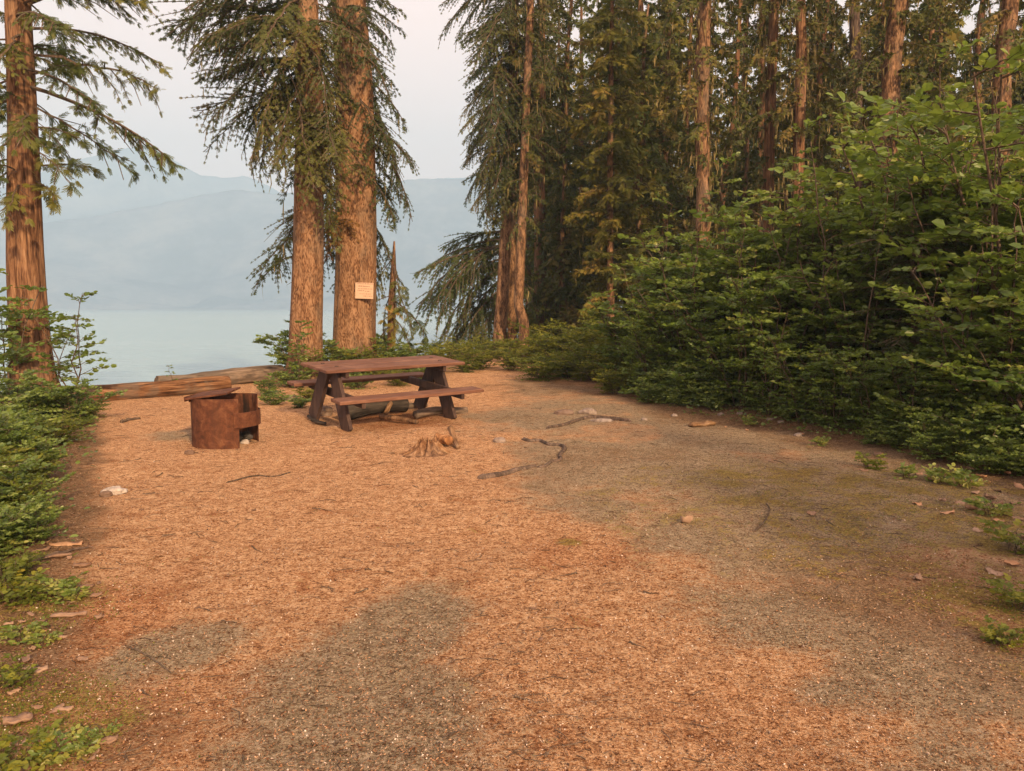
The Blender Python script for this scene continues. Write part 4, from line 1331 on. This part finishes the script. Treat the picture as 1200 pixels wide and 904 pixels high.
A = math.radians
mb = MB(); shell(mb, A(26), A(-50 + 360), -.03, Hf, R0, tb=.004); mb.build('wall', M['rust'], fire)
mb = MB(); shell(mb, A(28), A(-52 + 360), 0, Hf - .012, R0 - .011, .003); mb.build('inner_wall', M['soot'], fire)
mb = MB(); shell(mb, A(-60), A(34), .19, .35, R0 + .02); mb.build('door', M['rust'], fire)
mb = MB()
box(mb, (-.12, .0, Hf + .03), (.44, .52, .02), ry(-.13) @ rx(.03), .003)
box(mb, (-.335, -.0, Hf - .005), (.012, .5, .05), ry(-.13), .002); mb.build('grate_plate', M['rust'], fire)
mb = MB()
for sy in (-1, 1):
    V, Fq, F3 = tube([(-.30, sy * .2, Hf - .04), (-.30, sy * .2, Hf + .015)], .012, 8); mb.add(V, Fq, F3)
mb.build('hinge', M['rust'], fire)
mb = MB()


def rockmesh(mb, c, s, seed, tint=.7, sub=10):
    th = np.linspace(0, np.pi, sub); ph = np.linspace(0, 2 * np.pi, sub * 2, endpoint=False)
    T_, P_ = np.meshgrid(th, ph, indexing='ij')
    d = np.stack([np.sin(T_) * np.cos(P_), np.sin(T_) * np.sin(P_), np.cos(T_)], -1)
    k = 1 + .55 * (fbm(d[..., 0] * 1.6 + 5, d[..., 1] * 1.6 + 5, d[..., 2] * 1.6 + 5, s=seed, o=3) - .5) * 1.4
    V = (d * k[..., None] * np.array(s)).reshape(-1, 3) + np.array(c)
    m, n = T_.shape
    i, j = np.meshgrid(np.arange(m - 1), np.arange(n), indexing='ij'); i, j = i.ravel(), j.ravel(); j2 = (j + 1) % n
    mb.add(V, np.stack([i * n + j, (i + 1) * n + j, (i + 1) * n + j2, i * n + j2], 1), tint=tint, smooth=False)


for i in range(26):
    a, r_ = RT.uniform(0, 6.28), RT.uniform(0, .27)
    rockmesh(mb, (r_ * math.cos(a), r_ * math.sin(a), .03 + RT.uniform(0, .04)), RT.uniform(.02, .06, 3), i, RT.uniform(0, 1) ** 5, 6)
tag(mb.build('coals', M['coal'], fire), kind='stuff')
fire.rotation_euler = (0, 0, .05)

# ------------------------------------------------------------------ notice on the thick spruce
s_ = Q(427, 341, D3); 
yc = D3 - np.interp(s_[2], [p[2] for p in T3P], T3R) * 1.03 - .02
s_ = Q(427, 341, yc)
rt = thing('notice_sign', s_, 'small pale notice board nailed to the thick spruce trunk', 'sign')
rt.rotation_euler = (0, .03, -.02)
w_, h_ = 21 * yc / F, 18.5 * yc / F
mb = MB(); box(mb, (0, 0, 0), (w_, .02, h_), None, .003); mb.build('board', M['paper'], rt)
mb = MB()
for i, (zz, x0_, x1_, hh) in enumerate([(.125, -.16, .15, .014), (.075, -.12, -.02, .02), (.07, .0, .1, .02), (.02, -.13, .14, .012), (-.02, -.14, -.02, .016), (-.03, .02, .12, .012), (-.085, -.1, .13, .012), (-.13, -.02, .16, .012)]):
    x = x0_
    while x < x1_:                       # broken strokes: print too faded to read
        l = RT.uniform(.012, .04)
        box(mb, (x + l / 2, -.0125, zz + .02), (l, .003, hh * RT.uniform(.6, 1)), None, .0005)
        x += l + RT.uniform(.008, .02)
mb.build('print', M['ink'], rt)

# ------------------------------------------------------------------ logs, firewood, stump, roots, rocks
def log(name, label, a, b, r0, r1, m, seed, cat='log', bend=.05, jit=.16, flute=.12, k=28, n=60, knots=0):
    a, b = np.array(a, float), np.array(b, float)
    L = np.linalg.norm(b - a); d = (b - a) / L
    root = thing(name, a, label, cat)
    root.rotation_euler = Vector(d).to_track_quat('X', 'Z').to_euler()
    t = np.linspace(0, 1, n)
    pth = np.stack([t * L, bend * np.sin(t * 3 + seed), bend * .4 * np.sin(t * 5 + seed)], 1)
    mb = MB(); V, Fq, F3 = tube(pth, r0 + (r1 - r0) * t, k, jit, seed, True, flute); mb.add(V, Fq, F3, smooth=True)
    mb.build('trunk', m, root)
    if knots:
        kb = MB(); r = np.random.default_rng(seed)
        for i in range(knots):
            u = r.uniform(.05, .95); aa = r.uniform(.2, 2.9)
            o = np.array([u * L, math.cos(aa) * r0 * .8, math.sin(aa) * r0 * .8]); dd = np.array([r.uniform(-.4, .4), math.cos(aa), math.sin(aa)])
            V, Fq, F3 = tube([o, o + dd * r0 * .5], [.03, .018], 6); kb.add(V, Fq, F3)
        kb.build('branch_stub', m, root)
    return root


g1, g2 = P(92, 472), P(262, 459)
log('fallen_log', 'long rotting orange log at the lake side of the clearing, behind the fire ring', (g1[0] - .3, g1[1] - .1, .12), (g2[0], g2[1] + .2, .10), .14, .14, M['log_orange'], 3, knots=0, jit=.12, flute=.1, k=44, n=150)
g1, g2 = P(165, 462), P(325, 447)
log('fallen_log', 'grey weathered log with a cut end at the water side, right of the orange log', (g1[0], g1[1] + .6, .12), (g2[0], g2[1] + .3, .12), .15, .17, M['log_grey'], 4, knots=0, jit=.12, flute=.1, k=40, n=120)
log('charred_log', 'blackened log lying across under the picnic table', np.r_[P(398, 492)[:2], .1], np.r_[P(478, 484)[:2], .12], .1, .09, M['log_char'], 5, jit=.2)
log('firewood_log', 'round grey log under the table with its dark cut end forward', np.r_[P(486, 491)[:2], .06], np.r_[P(548, 485)[:2], .06], .055, .05, M['log_grey'], 6, jit=.06, flute=.03)
for (a, b, za, zb, w, lab, m) in [
    ((446, 493), (489, 498), .05, .04, .035, 'curved tan branch lying in front of the charred log', 'forest_bark'),
    ((452, 490), (463, 484), .06, .22, .035, 'pale split stick propped up on the firewood under the table', 'log_tan'),
    ((366, 497), (382, 499), .04, .03, .025, 'short dark stick left of the front table leg', 'log_char'),
    ((362, 492), (372, 497), .05, .02, .02, 'thin dark twig at the left rear table leg', 'log_char'),
    ((405, 487), (430, 480), .08, .1, .05, 'split log standing half in shadow behind the front table leg', 'log_grey'),
    ((440, 484), (500, 479), .06, .06, .045, 'long slim log at the far side under the table', 'log_grey')]:
    log('firewood', lab, np.r_[P(*a)[:2], za], np.r_[P(*b)[:2], zb], w, w * .8, M[m], int(a[0]), 'firewood', .01, .12, .08, 12, 16)


def rock(px, py, s, seed, label, m='rock', tint=.8, cat='rock', group=None):
    q = P(px, py)
    root = thing('rock', (q[0], q[1], gz(q[0], q[1])), label, cat, group)
    mb = MB(); rockmesh(mb, (0, 0, s[2] * .35), s, seed, tint, 14); mb.build('stone', M[m], root)


rock(376, 486, (.16, .12, .10), 1, 'reddish brown rock between the left table legs', 'rock', .35)
rock(134, 573, (.10, .07, .045), 2, 'white stone lying on bare ground at the left, before the bushes', 'pale_rock')
rock(125, 576, (.05, .04, .035), 3, 'dark little stone touching the white one', 'rock', .2)
rock(585, 518, (.07, .05, .04), 4, 'small grey stone between the stump and the curved root', 'rock', .7)
rock(661, 486, (.14, .08, .05), 5, 'flat dark rock where the curved roots meet the hedge', 'rock', .3)
rock(690, 485, (.13, .08, .06), 6, 'grey rock just right of the flat dark one by the hedge', 'rock', .75)
rock(705, 494, (.13, .08, .03), 7, 'low pale slab in front of the two rocks by the hedge', 'rock', .9)
rock(287, 517, (.05, .04, .03), 8, 'grey ash-covered stone at the opening of the fire ring', 'pale_rock')
rock(222, 530, (.05, .04, .03), 9, 'dark red stone at the left foot of the fire ring', 'rock', .1)
rock(340, 468, (.12, .1, .07), 10, 'grey boulder at the foot of the thinner spruce', 'rock', .6)
rock(318, 460, (.1, .08, .06), 13, 'pale stone left of the boulder near the grey log end', 'rock', .9)
for i, (px, py) in enumerate([(867, 490), (845, 489), (882, 497), (915, 499), (902, 496), (935, 510), (790, 487), (755, 492)]):
    rock(px, py, (.045, .035, .025), 20 + i, 'small stone in the row at the foot of the right hedge', 'rock', .9, 'rock', 'small stones at the foot of the right hedge')

# decayed stump
q = P(503, 530)
st = thing('tree_stump', (q[0], q[1], 0), 'low rotten stump with splintered pale wood before the picnic table', 'stump')
n, kk = 16, 72
th = np.linspace(0, 2 * np.pi, kk, endpoint=False)
cth, sth = np.cos(th), np.sin(th)
lobes = 1.1 + .8 * (fbm(cth * 3.1 + 4, sth * 3.1 + 4, s=60) - .45) * 2 * .6      # root ridges
rimz = .12 * (.2 + 1.4 * fbm(cth * 3.2 + 2, sth * 3.2, s=61)) + .05 * (fbm(cth * 14, sth * 14, s=62) - .4)
V = []
for i in range(n):
    t = i / (n - 1)
    rr_ = (.255 - .17 * t ** .45) * (1 + (lobes - 1) * (1 - .5 * t)) * (1 + .16 * (fbm(cth * 9, sth * 9, np.full(kk, t * 1.2), s=63) - .5) * 2)
    V.append(np.stack([rr_ * cth * 1.05, rr_ * sth * .8, -.02 + t * (rimz + .02)], 1))
for i in range(5):
    t = (i + 1) / 5
    V.append(np.stack([(.085 * (1 - t)) * cth * lobes, (.065 * (1 - t)) * sth * lobes, rimz * (1 - .75 * t)], 1))
V = np.concatenate(V); m_ = n + 5
i, j = np.meshgrid(np.arange(m_ - 1), np.arange(kk), indexing='ij'); i, j = i.ravel(), j.ravel(); j2 = (j + 1) % kk
mb = MB(); mb.add(V, np.stack([i * kk + j, i * kk + j2, (i + 1) * kk + j2, (i + 1) * kk + j], 1)); mb.build('stump_wood', M['rotten'], st)
mb = MB()
for i in range(6):
    a = RT.uniform(-3.3, .5); r_ = RT.uniform(.1, .21)
    p = np.array([r_ * math.cos(a) * 1.05, r_ * .8 * math.sin(a), .0]); d = np.array([-p[0] * .45 + RT.normal(0, .01), -p[1] * .45, RT.uniform(.05, .15)])
    V, Fq, F3 = tube([p, p + d * .6 + RT.normal(0, .004, 3), p + d], [RT.uniform(.005, .012), .007, .001], 4); mb.add(V, Fq, F3)
tag(mb.build('splinters', M['log_tan'], st), kind='stuff')
log('wood_piece', 'pale splintered wood piece leaning just right of the stump', np.r_[P(527, 516)[:2], .13], np.r_[P(538, 526)[:2], .01], .035, .02, M['log_tan'], 8, 'wood piece', .01, .2, .2, 10, 12)
log('wood_piece', 'dark rotten lump between the stump and the pale splinter', np.r_[P(513, 520)[:2], .05], np.r_[P(526, 524)[:2], .07], .06, .05, M['orange_wood'], 18, 'wood piece', .01, .3, .2, 12, 12)


def root_tube(label, pts, r0, r1, m, seed, lift=.35, cat='root', name='tree_root'):
    w = np.array([np.r_[P(a, b)[:2], 0] for a, b in pts])
    w = smooth_path(w, 40)
    r = r0 + (r1 - r0) * np.linspace(0, 1, 40)
    w[:, 2] = ground_z(w[:, 0], w[:, 1]) + r * lift * (.6 + .8 * vnoise(np.arange(40) * .35, np.zeros(40), s=seed))
    w[0, 2] -= r[0] * 1.5; w[-1, 2] -= r[-1] * 1.5
    b = w[0].copy(); b[2] = 0
    root = thing(name, b, label, cat)
    mb = MB(); V, Fq, F3 = tube(w - b, r, 10, .04, seed); mb.add(V, Fq, F3, smooth=True); mb.build('wood', M[m], root)


root_tube('curved root arching out of the ground right of the stump', [(612, 515), (622, 518), (633, 518), (645, 523), (656, 523), (662, 528), (656, 534), (657, 539), (646, 541), (637, 547), (628, 546)], .024, .016, 'grey_bark', 1)
root_tube('thick reddish end of the curved root nearest the camera', [(628, 546), (605, 550), (586, 555), (562, 559)], .022, .034, 'grey_bark', 2, .2)
root_tube('long thin root running up to the rocks by the hedge', [(640, 505), (665, 498), (690, 491), (715, 492), (740, 494)], .02, .035, 'grey_bark', 3)
root_tube('dark stick lying in the sand before the left log', [(142, 497), (152, 495), (164, 493)], .02, .014, 'twig', 4, .9, 'stick', 'stick')
root_tube('crooked thin stick on the ground below the fire ring', [(265, 563), (300, 555), (320, 556), (341, 548)], .008, .005, 'twig', 5, 1., 'stick', 'stick')
root_tube('long straight twig on the grey patch at the lower left', [(150, 745), (175, 757), (200, 773)], .005, .003, 'twig', 6, 1.5, 'stick', 'stick')
root_tube('forked twig on the mossy ground right of the middle', [(885, 617), (895, 608), (902, 595), (898, 588)], .006, .004, 'twig', 7, 1.2, 'stick', 'stick')
root_tube('bare crooked stick among the bark flakes at the left border', [(30, 662), (50, 650), (75, 642), (105, 635)], .014, .006, 'grey_bark', 8, 1.5, 'stick', 'stick')
root_tube('yellow peeled stick on the ground at the left', [(170, 648), (180, 645), (190, 643)], .006, .004, 'log_tan', 9, 1.2, 'stick', 'stick')
root_tube('short dark twig near the bottom edge of the grey patch', [(520, 860), (535, 852), (548, 848)], .004, .003, 'twig', 10, 1.2, 'stick', 'stick')

RS = np.random.default_rng(900)
for i in range(26):                      # twigs strewn around
    px, py = RS.uniform(160, 1050), RS.uniform(520, 880)
    a = RS.uniform(0, 3.14); l = RS.uniform(6, 24)
    root_tube('small brown twig strewn on the open ground', [(px, py), (px + l * math.cos(a) * .5, py + l * .25 * math.sin(a) + RS.uniform(-1, 1)), (px + l * math.cos(a), py + l * .4 * math.sin(a))], .0045, .002, 'twig', 20 + i, 1.2, 'twig', 'twig')
for o in [o for o in COL.objects if o.get('label') == 'small brown twig strewn on the open ground']: o['group'] = 'twigs strewn on the open ground'


def flake(name, label, px, py, L, Wd, rz, m, seed, cat, group=None, tint=.5, curl=.3, thick=.006, lift=.01, tilt=0.):
    """a ragged curled sheet of bark or a dead leaf with thickness"""
    q = P(px, py)
    root = thing(name, (q[0], q[1], gz(q[0], q[1]) + lift), label, cat, group, rz)
    root.rotation_euler = (tilt, tilt * .5, rz)
    r = np.random.default_rng(seed)
    nx, ny = 9, 5
    u = np.linspace(-1, 1, nx); V = []
    wd = Wd / 2 * (1 - np.abs(u) ** 4 * (.25 if 'bark' in name or 'board' in name else .8)) * r.uniform(.72, 1.2, nx)
    for lay in (0, 1):
        for i in range(nx):
            for j in range(ny):
                v = -1 + 2 * j / (ny - 1)
                V.append((u[i] * L / 2, v * wd[i] + .1 * Wd * math.sin(u[i] * 3 + seed), curl * Wd * (v * v * (1 if seed % 2 else -.6) + .4 * u[i] * u[i] + .25 * math.sin(2.2 * v + seed)) + .1 * Wd * math.sin(5 * u[i] + 3 * v + seed) - lay * thick))
    n_ = nx * ny; Fq = []
    for i in range(nx - 1):
        for j in range(ny - 1):
            a = i * ny + j; Fq += [[a, a + ny, a + ny + 1, a + 1], [n_ + a, n_ + a + 1, n_ + a + ny + 1, n_ + a + ny]]
    rim = [j for j in range(ny)] + [i * ny + ny - 1 for i in range(1, nx)] + [(nx - 1) * ny + j for j in range(ny - 2, -1, -1)] + [i * ny for i in range(nx - 2, 0, -1)]
    for a, b in zip(rim, rim[1:] + rim[:1]): Fq.append([a, b, n_ + b, n_ + a])
    mb = MB(); mb.add(V, Fq, tint=tint, smooth=True); mb.build('blade' if 'leaf' in name else 'bark', M[m], root)
    return root


flake('wood_board', 'weathered split board lying at the foot of the hedge', 822, 499, .36, .13, .5, 'log_tan', 1, 'board', None, .5, .1, .03, .03)
for (px, py, L, Wd, rz, sd, lab, tn) in [(78, 633, .3, .1, .2, 2, 'orange bark slab topmost of the pile at the left border', .9), (60, 648, .34, .09, .5, 3, 'long bark slab under the crooked stick at the left border', .5), (45, 640, .2, .1, .9, 4, 'dark bark slab at the left end of the bark pile', .1),
                                         (95, 655, .16, .06, .1, 5, 'small bark piece right of the bark pile', .3), (100, 678, .13, .06, 0, 6, 'dark bark piece beside the three-leaved plant', .25), (80, 710, .26, .05, .15, 7, 'narrow grey bark strip at the left border', .6),
                                         (45, 770, .1, .06, .7, 8, 'orange brown bark flake by the left moss', .7), (20, 828, .15, .09, .6, 9, 'curled grey bark piece at the lower left edge', .55), (75, 813, .1, .05, .1, 10, 'reddish bark flake at the lower left', .65),
                                         (125, 855, .1, .06, .3, 11, 'flat brown flake right of the lower left plants', .5), (15, 795, .07, .04, 1., 12, 'small tan flake in the moss at the left edge', .8), (112, 690, .09, .05, .4, 13, 'thin brown flake nearest the open ground at the left', .4)]:
    flake('bark_piece', lab, px, py, L * .62, Wd * .6, rz, 'dry_leaf', sd, 'bark', None, tn, .22, .008)
RL = np.random.default_rng(31)
lv = [(902, 541), (950, 600), (1012, 552), (1015, 546), (1076, 556), (1095, 566), (1143, 578), (1168, 592), (1145, 620), (1200, 628), (1166, 662), (1180, 600), (1190, 590), (1160, 585), (1125, 588), (1105, 588), (1075, 590), (1060, 548), (990, 518), (940, 510),
      (1010, 520), (1180, 560), (1196, 572), (1150, 560), (1170, 575), (806, 608), (1076, 668), (1185, 655), (1110, 600), (1138, 596), (850, 500), (875, 505), (1030, 530), (1170, 610), (1193, 605)]
for i, (px, py) in enumerate(lv):
    s = .055 if py < 560 else .07
    flake('dead_leaf', 'dry tan leaf fallen along the right side of the clearing', px, py, s * RL.uniform(.9, 1.7), s * RL.uniform(.6, .9), RL.uniform(0, 6.28), 'dry_leaf', 50 + i, 'leaf', 'dry leaves along the right side of the clearing', RL.uniform(.35, 1), RL.uniform(.15, .5), .002, .012, RL.normal(0, .25))
for i in range(26):
    px, py = RL.uniform(0, 120), RL.uniform(630, 900)
    flake('dead_leaf', 'x', px, py, RL.uniform(.03, .065), RL.uniform(.02, .035), RL.uniform(0, 6.28), 'dry_leaf', 150 + i, 'leaf', 'small brown leaves on the floor at the near left border', RL.uniform(.1, .8), RL.uniform(.1, .4), .002, .008, RL.normal(0, .25))
relabel([o for o in COL.objects if o.get('group') == 'small brown leaves on the floor at the near left border'], 'small brown leaf on the floor at the near left border, %s')
for i in range(12):
    px, py = RL.uniform(100, 700), RL.uniform(560, 860)
    flake('wood_chip', 'dark chip of bark scattered over the open ground', px, py, RL.uniform(.02, .045), .018, RL.uniform(0, 6), 'dry_leaf', 90 + i, 'chip', 'dark chips on the open ground', RL.uniform(0, .3), .2, .006, .006)

relabel([o for o in COL.objects if o.get('group') == 'twigs strewn on the open ground'], 'small brown twig strewn on the open ground, %s')
relabel([o for o in COL.objects if o.get('group') == 'dry leaves along the right side of the clearing'], 'dry tan leaf fallen along the right side of the clearing, %s')
relabel([o for o in COL.objects if o.get('group') == 'dark chips on the open ground'], 'dark chip of bark on the open ground, %s')
relabel([o for o in COL.objects if o.get('group') == 'small stones at the foot of the right hedge'], 'small stone at the foot of the right hedge, %s')

# ------------------------------------------------------------------ loose needles, chips and moss on the floor
def scatter():
    r = np.random.default_rng(640)
    n = 170000
    d = 1.9 * np.exp(r.uniform(0, 1, n) ** .8 * np.log(16 / 1.9)); a = r.uniform(-.68, .68, n)
    x, y = d * np.sin(a), d * np.cos(a)
    keep = (y < np.interp(x, CX, CY) - .3)
    x, y, d = x[keep], y[keep], d[keep]; n = len(x)
    z = ground_z(x, y) + .004
    L = r.uniform(.005, .02, n) * (1 + d * .06); w = r.uniform(.0006, .0016, n) * (1 + d * .12)
    chip = r.uniform(0, 1, n) < .22
    L = np.where(chip, r.uniform(.005, .013, n), L); w = np.where(chip, L * .35, w)
    an = r.uniform(0, np.pi * 2, n)
    D_ = np.stack([np.cos(an), np.sin(an), r.normal(.05, .25, n)], 1)
    tv = np.array([[-.5, 0, 0], [0, -.5, 0], [.5, 0, 0], [0, .5, 0]])
    R = frames(D_, np.stack([r.normal(0, .3, n), r.normal(0, .3, n), np.ones(n)], 1))
    sc = np.stack([L, w * 2, L], 1)
    V = np.einsum('mij,mnj->mni', R, tv[None] * sc[:, None, :]) + np.stack([x, y, z + np.abs(r.normal(0, .003, n))], 1)[:, None]
    t = np.clip(r.normal(.33, .24, n), 0, .8); t = np.where(r.uniform(0, 1, n) < .006, 1, t)
    mb = MB(); mb.add(V.reshape(-1, 3), np.arange(n * 4).reshape(-1, 4), tint=np.repeat(t, 4))
    tag(mb.build('needle_litter', M['litter']), 'orange and brown fallen needles and chips covering the open ground', 'needle litter', kind='stuff')
    # fallen twigs and rootlets too many to count
    r = np.random.default_rng(644); mb = MB()
    for i in range(1500):
        d = 2.0 * math.exp(r.uniform(0, 1) * math.log(14 / 2.0)); a = r.uniform(-.66, .6)
        x, y = d * math.sin(a), d * math.cos(a)
        if y > np.interp(x, CX, CY) - .5 or fbm(np.array([x * .9]), np.array([y * .9]), s=95)[0] < .42: continue
        an = r.normal(0, .8) + (math.pi if r.uniform() < .5 else 0); L = r.uniform(.02, .09) * (1 + d * .09)
        dx, dy = math.cos(an) * L, math.sin(an) * L; b = r.normal(0, .18) * L
        pts = [(x, y, 0), (x + dx * .5 - dy * b / L, y + dy * .5 + dx * b / L, .004), (x + dx, y + dy, 0)]
        w = r.uniform(.0008, .0022) * (1 + d * .08)
        pts = np.array(pts); pts[:, 2] += ground_z(pts[:, 0], pts[:, 1]) + w * .8 + .003
        V, Fq, _ = tube(pts, [w, w * .8, w * .4], 3, cap=False); mb.add(V, Fq)
    tag(mb.build('twig_litter', M['twig']), 'thin dark twigs and rootlets littering the ground', 'twig litter', kind='stuff')
    # grit: small angular stones
    r = np.random.default_rng(643); n = 16000
    d = 1.9 * np.exp(r.uniform(0, 1, n) * np.log(10 / 1.9)); a = r.uniform(-.66, .66, n)
    x, y = d * np.sin(a), d * np.cos(a)
    tv = np.array([[1, 0, 0], [0, 1, 0], [-1, 0, 0], [0, -1, 0], [0, 0, .8], [0, 0, -.8]], float)
    tf = np.array([[0, 1, 4], [1, 2, 4], [2, 3, 4], [3, 0, 4], [1, 0, 5], [2, 1, 5], [3, 2, 5], [0, 3, 5]])
    V, F3 = stamp(tv, tf, frames(r.normal(0, 1, (n, 3)), r.normal(0, 1, (n, 3))), np.stack([x, y, ground_z(x, y) + .004], 1), r.uniform(.0015, .005, n)[:, None] * np.ones(1) * (1 + .5 * (r.uniform(0, 1, n) < .03))[:, None])
    mb = MB(); mb.add(V, None, F3, tint=np.repeat(np.clip(r.uniform(-.2, 1.05, n), 0, 1), 6))
    tag(mb.build('grit', M['pebble']), 'small loose stones in the ground surface', 'grit', kind='stuff')
    # moss and seedlings
    r = np.random.default_rng(641)
    pts = []
    for (px, py, wx, wy, m) in [(1040, 590, 1.4, 1.1, 5000), (1185, 700, .35, .6, 3500), (860, 560, .4, .5, 500), (20, 850, .35, .45, 3500), (40, 710, .3, .5, 2500), (900, 530, 1.2, .5, 900), (10, 780, .3, .5, 2500)]:
        c = P(px, py); k = r.normal(0, .55, (m, 2)) * [wx, wy] + c[:2]
        cl = fbm(k[:, 0] * 6, k[:, 1] * 6, s=70)
        pts.append(k[cl > .5])
    k = np.concatenate(pts); n = len(k)
    D_ = np.stack([r.normal(0, .6, n), r.normal(0, .6, n), r.uniform(.2, 1, n)], 1)
    V, Fq = stamp(LEAF_V, LEAF_F, frames(D_, r.normal(0, 1, (n, 3))), np.stack([k[:, 0], k[:, 1], ground_z(k[:, 0], k[:, 1]) + .001], 1), r.uniform(.004, .011, n))
    mb = MB(); mb.add(V, Fq, tint=np.repeat(np.clip(r.normal(.4, .25, n), 0, 1), 6))
    tag(mb.build('moss', M['yellow_leaf']), 'yellow-green moss tufts on the ground near both borders', 'moss', kind='stuff')
    # undergrowth below the bushes
    r = np.random.default_rng(642)
    n = 42000
    y = r.uniform(2, 30, n); side = r.uniform(0, 1, n) < .8
    er = np.interp(y, EDX, EDR); el = np.interp(y, EDX, EDL)
    x = np.where(side, er + .15 + r.uniform(0, 1, n) ** 1.3 * 9, el - .12 - r.uniform(0, 1, n) * 2.5)
    keep = (y < np.interp(x, CX, CY) - .5) & (side | (y > 4.3) | (r.uniform(0, 1, n) < .05)) & (fbm(x * 1.3, y * 1.3, s=71) > .42) & (np.abs(np.arctan2(x, y)) < .75)
    x, y = x[keep], y[keep]; n = len(x)
    h = r.uniform(.02, .16, n)
    D_ = np.stack([r.normal(0, 1, n), r.normal(0, 1, n), r.uniform(-.1, .4, n)], 1)
    V, Fq = stamp(LEAF_V, LEAF_F, frames(D_, np.array([0, 0, 1.]) + r.normal(0, .4, (n, 3))), np.stack([x, y, ground_z(x, y) + h], 1), r.uniform(.03, .065, n))
    mb = MB(); mb.add(V, Fq, tint=np.repeat(np.clip(r.normal(.4, .2, n), 0, 1), 6))
    tag(mb.build('ground_cover', M['bush_leaf']), 'low leafy ground cover under the bushes', 'ground cover', kind='stuff')


scatter()
# every prototype that found no place is removed again
for lib in (TALL, LOW, YEL, SAP, PLANT, SPIN):
    for o in lib:
        if o.name not in _first:
            for ch in list(o.children): bpy.data.objects.remove(ch)
            bpy.data.objects.remove(o)
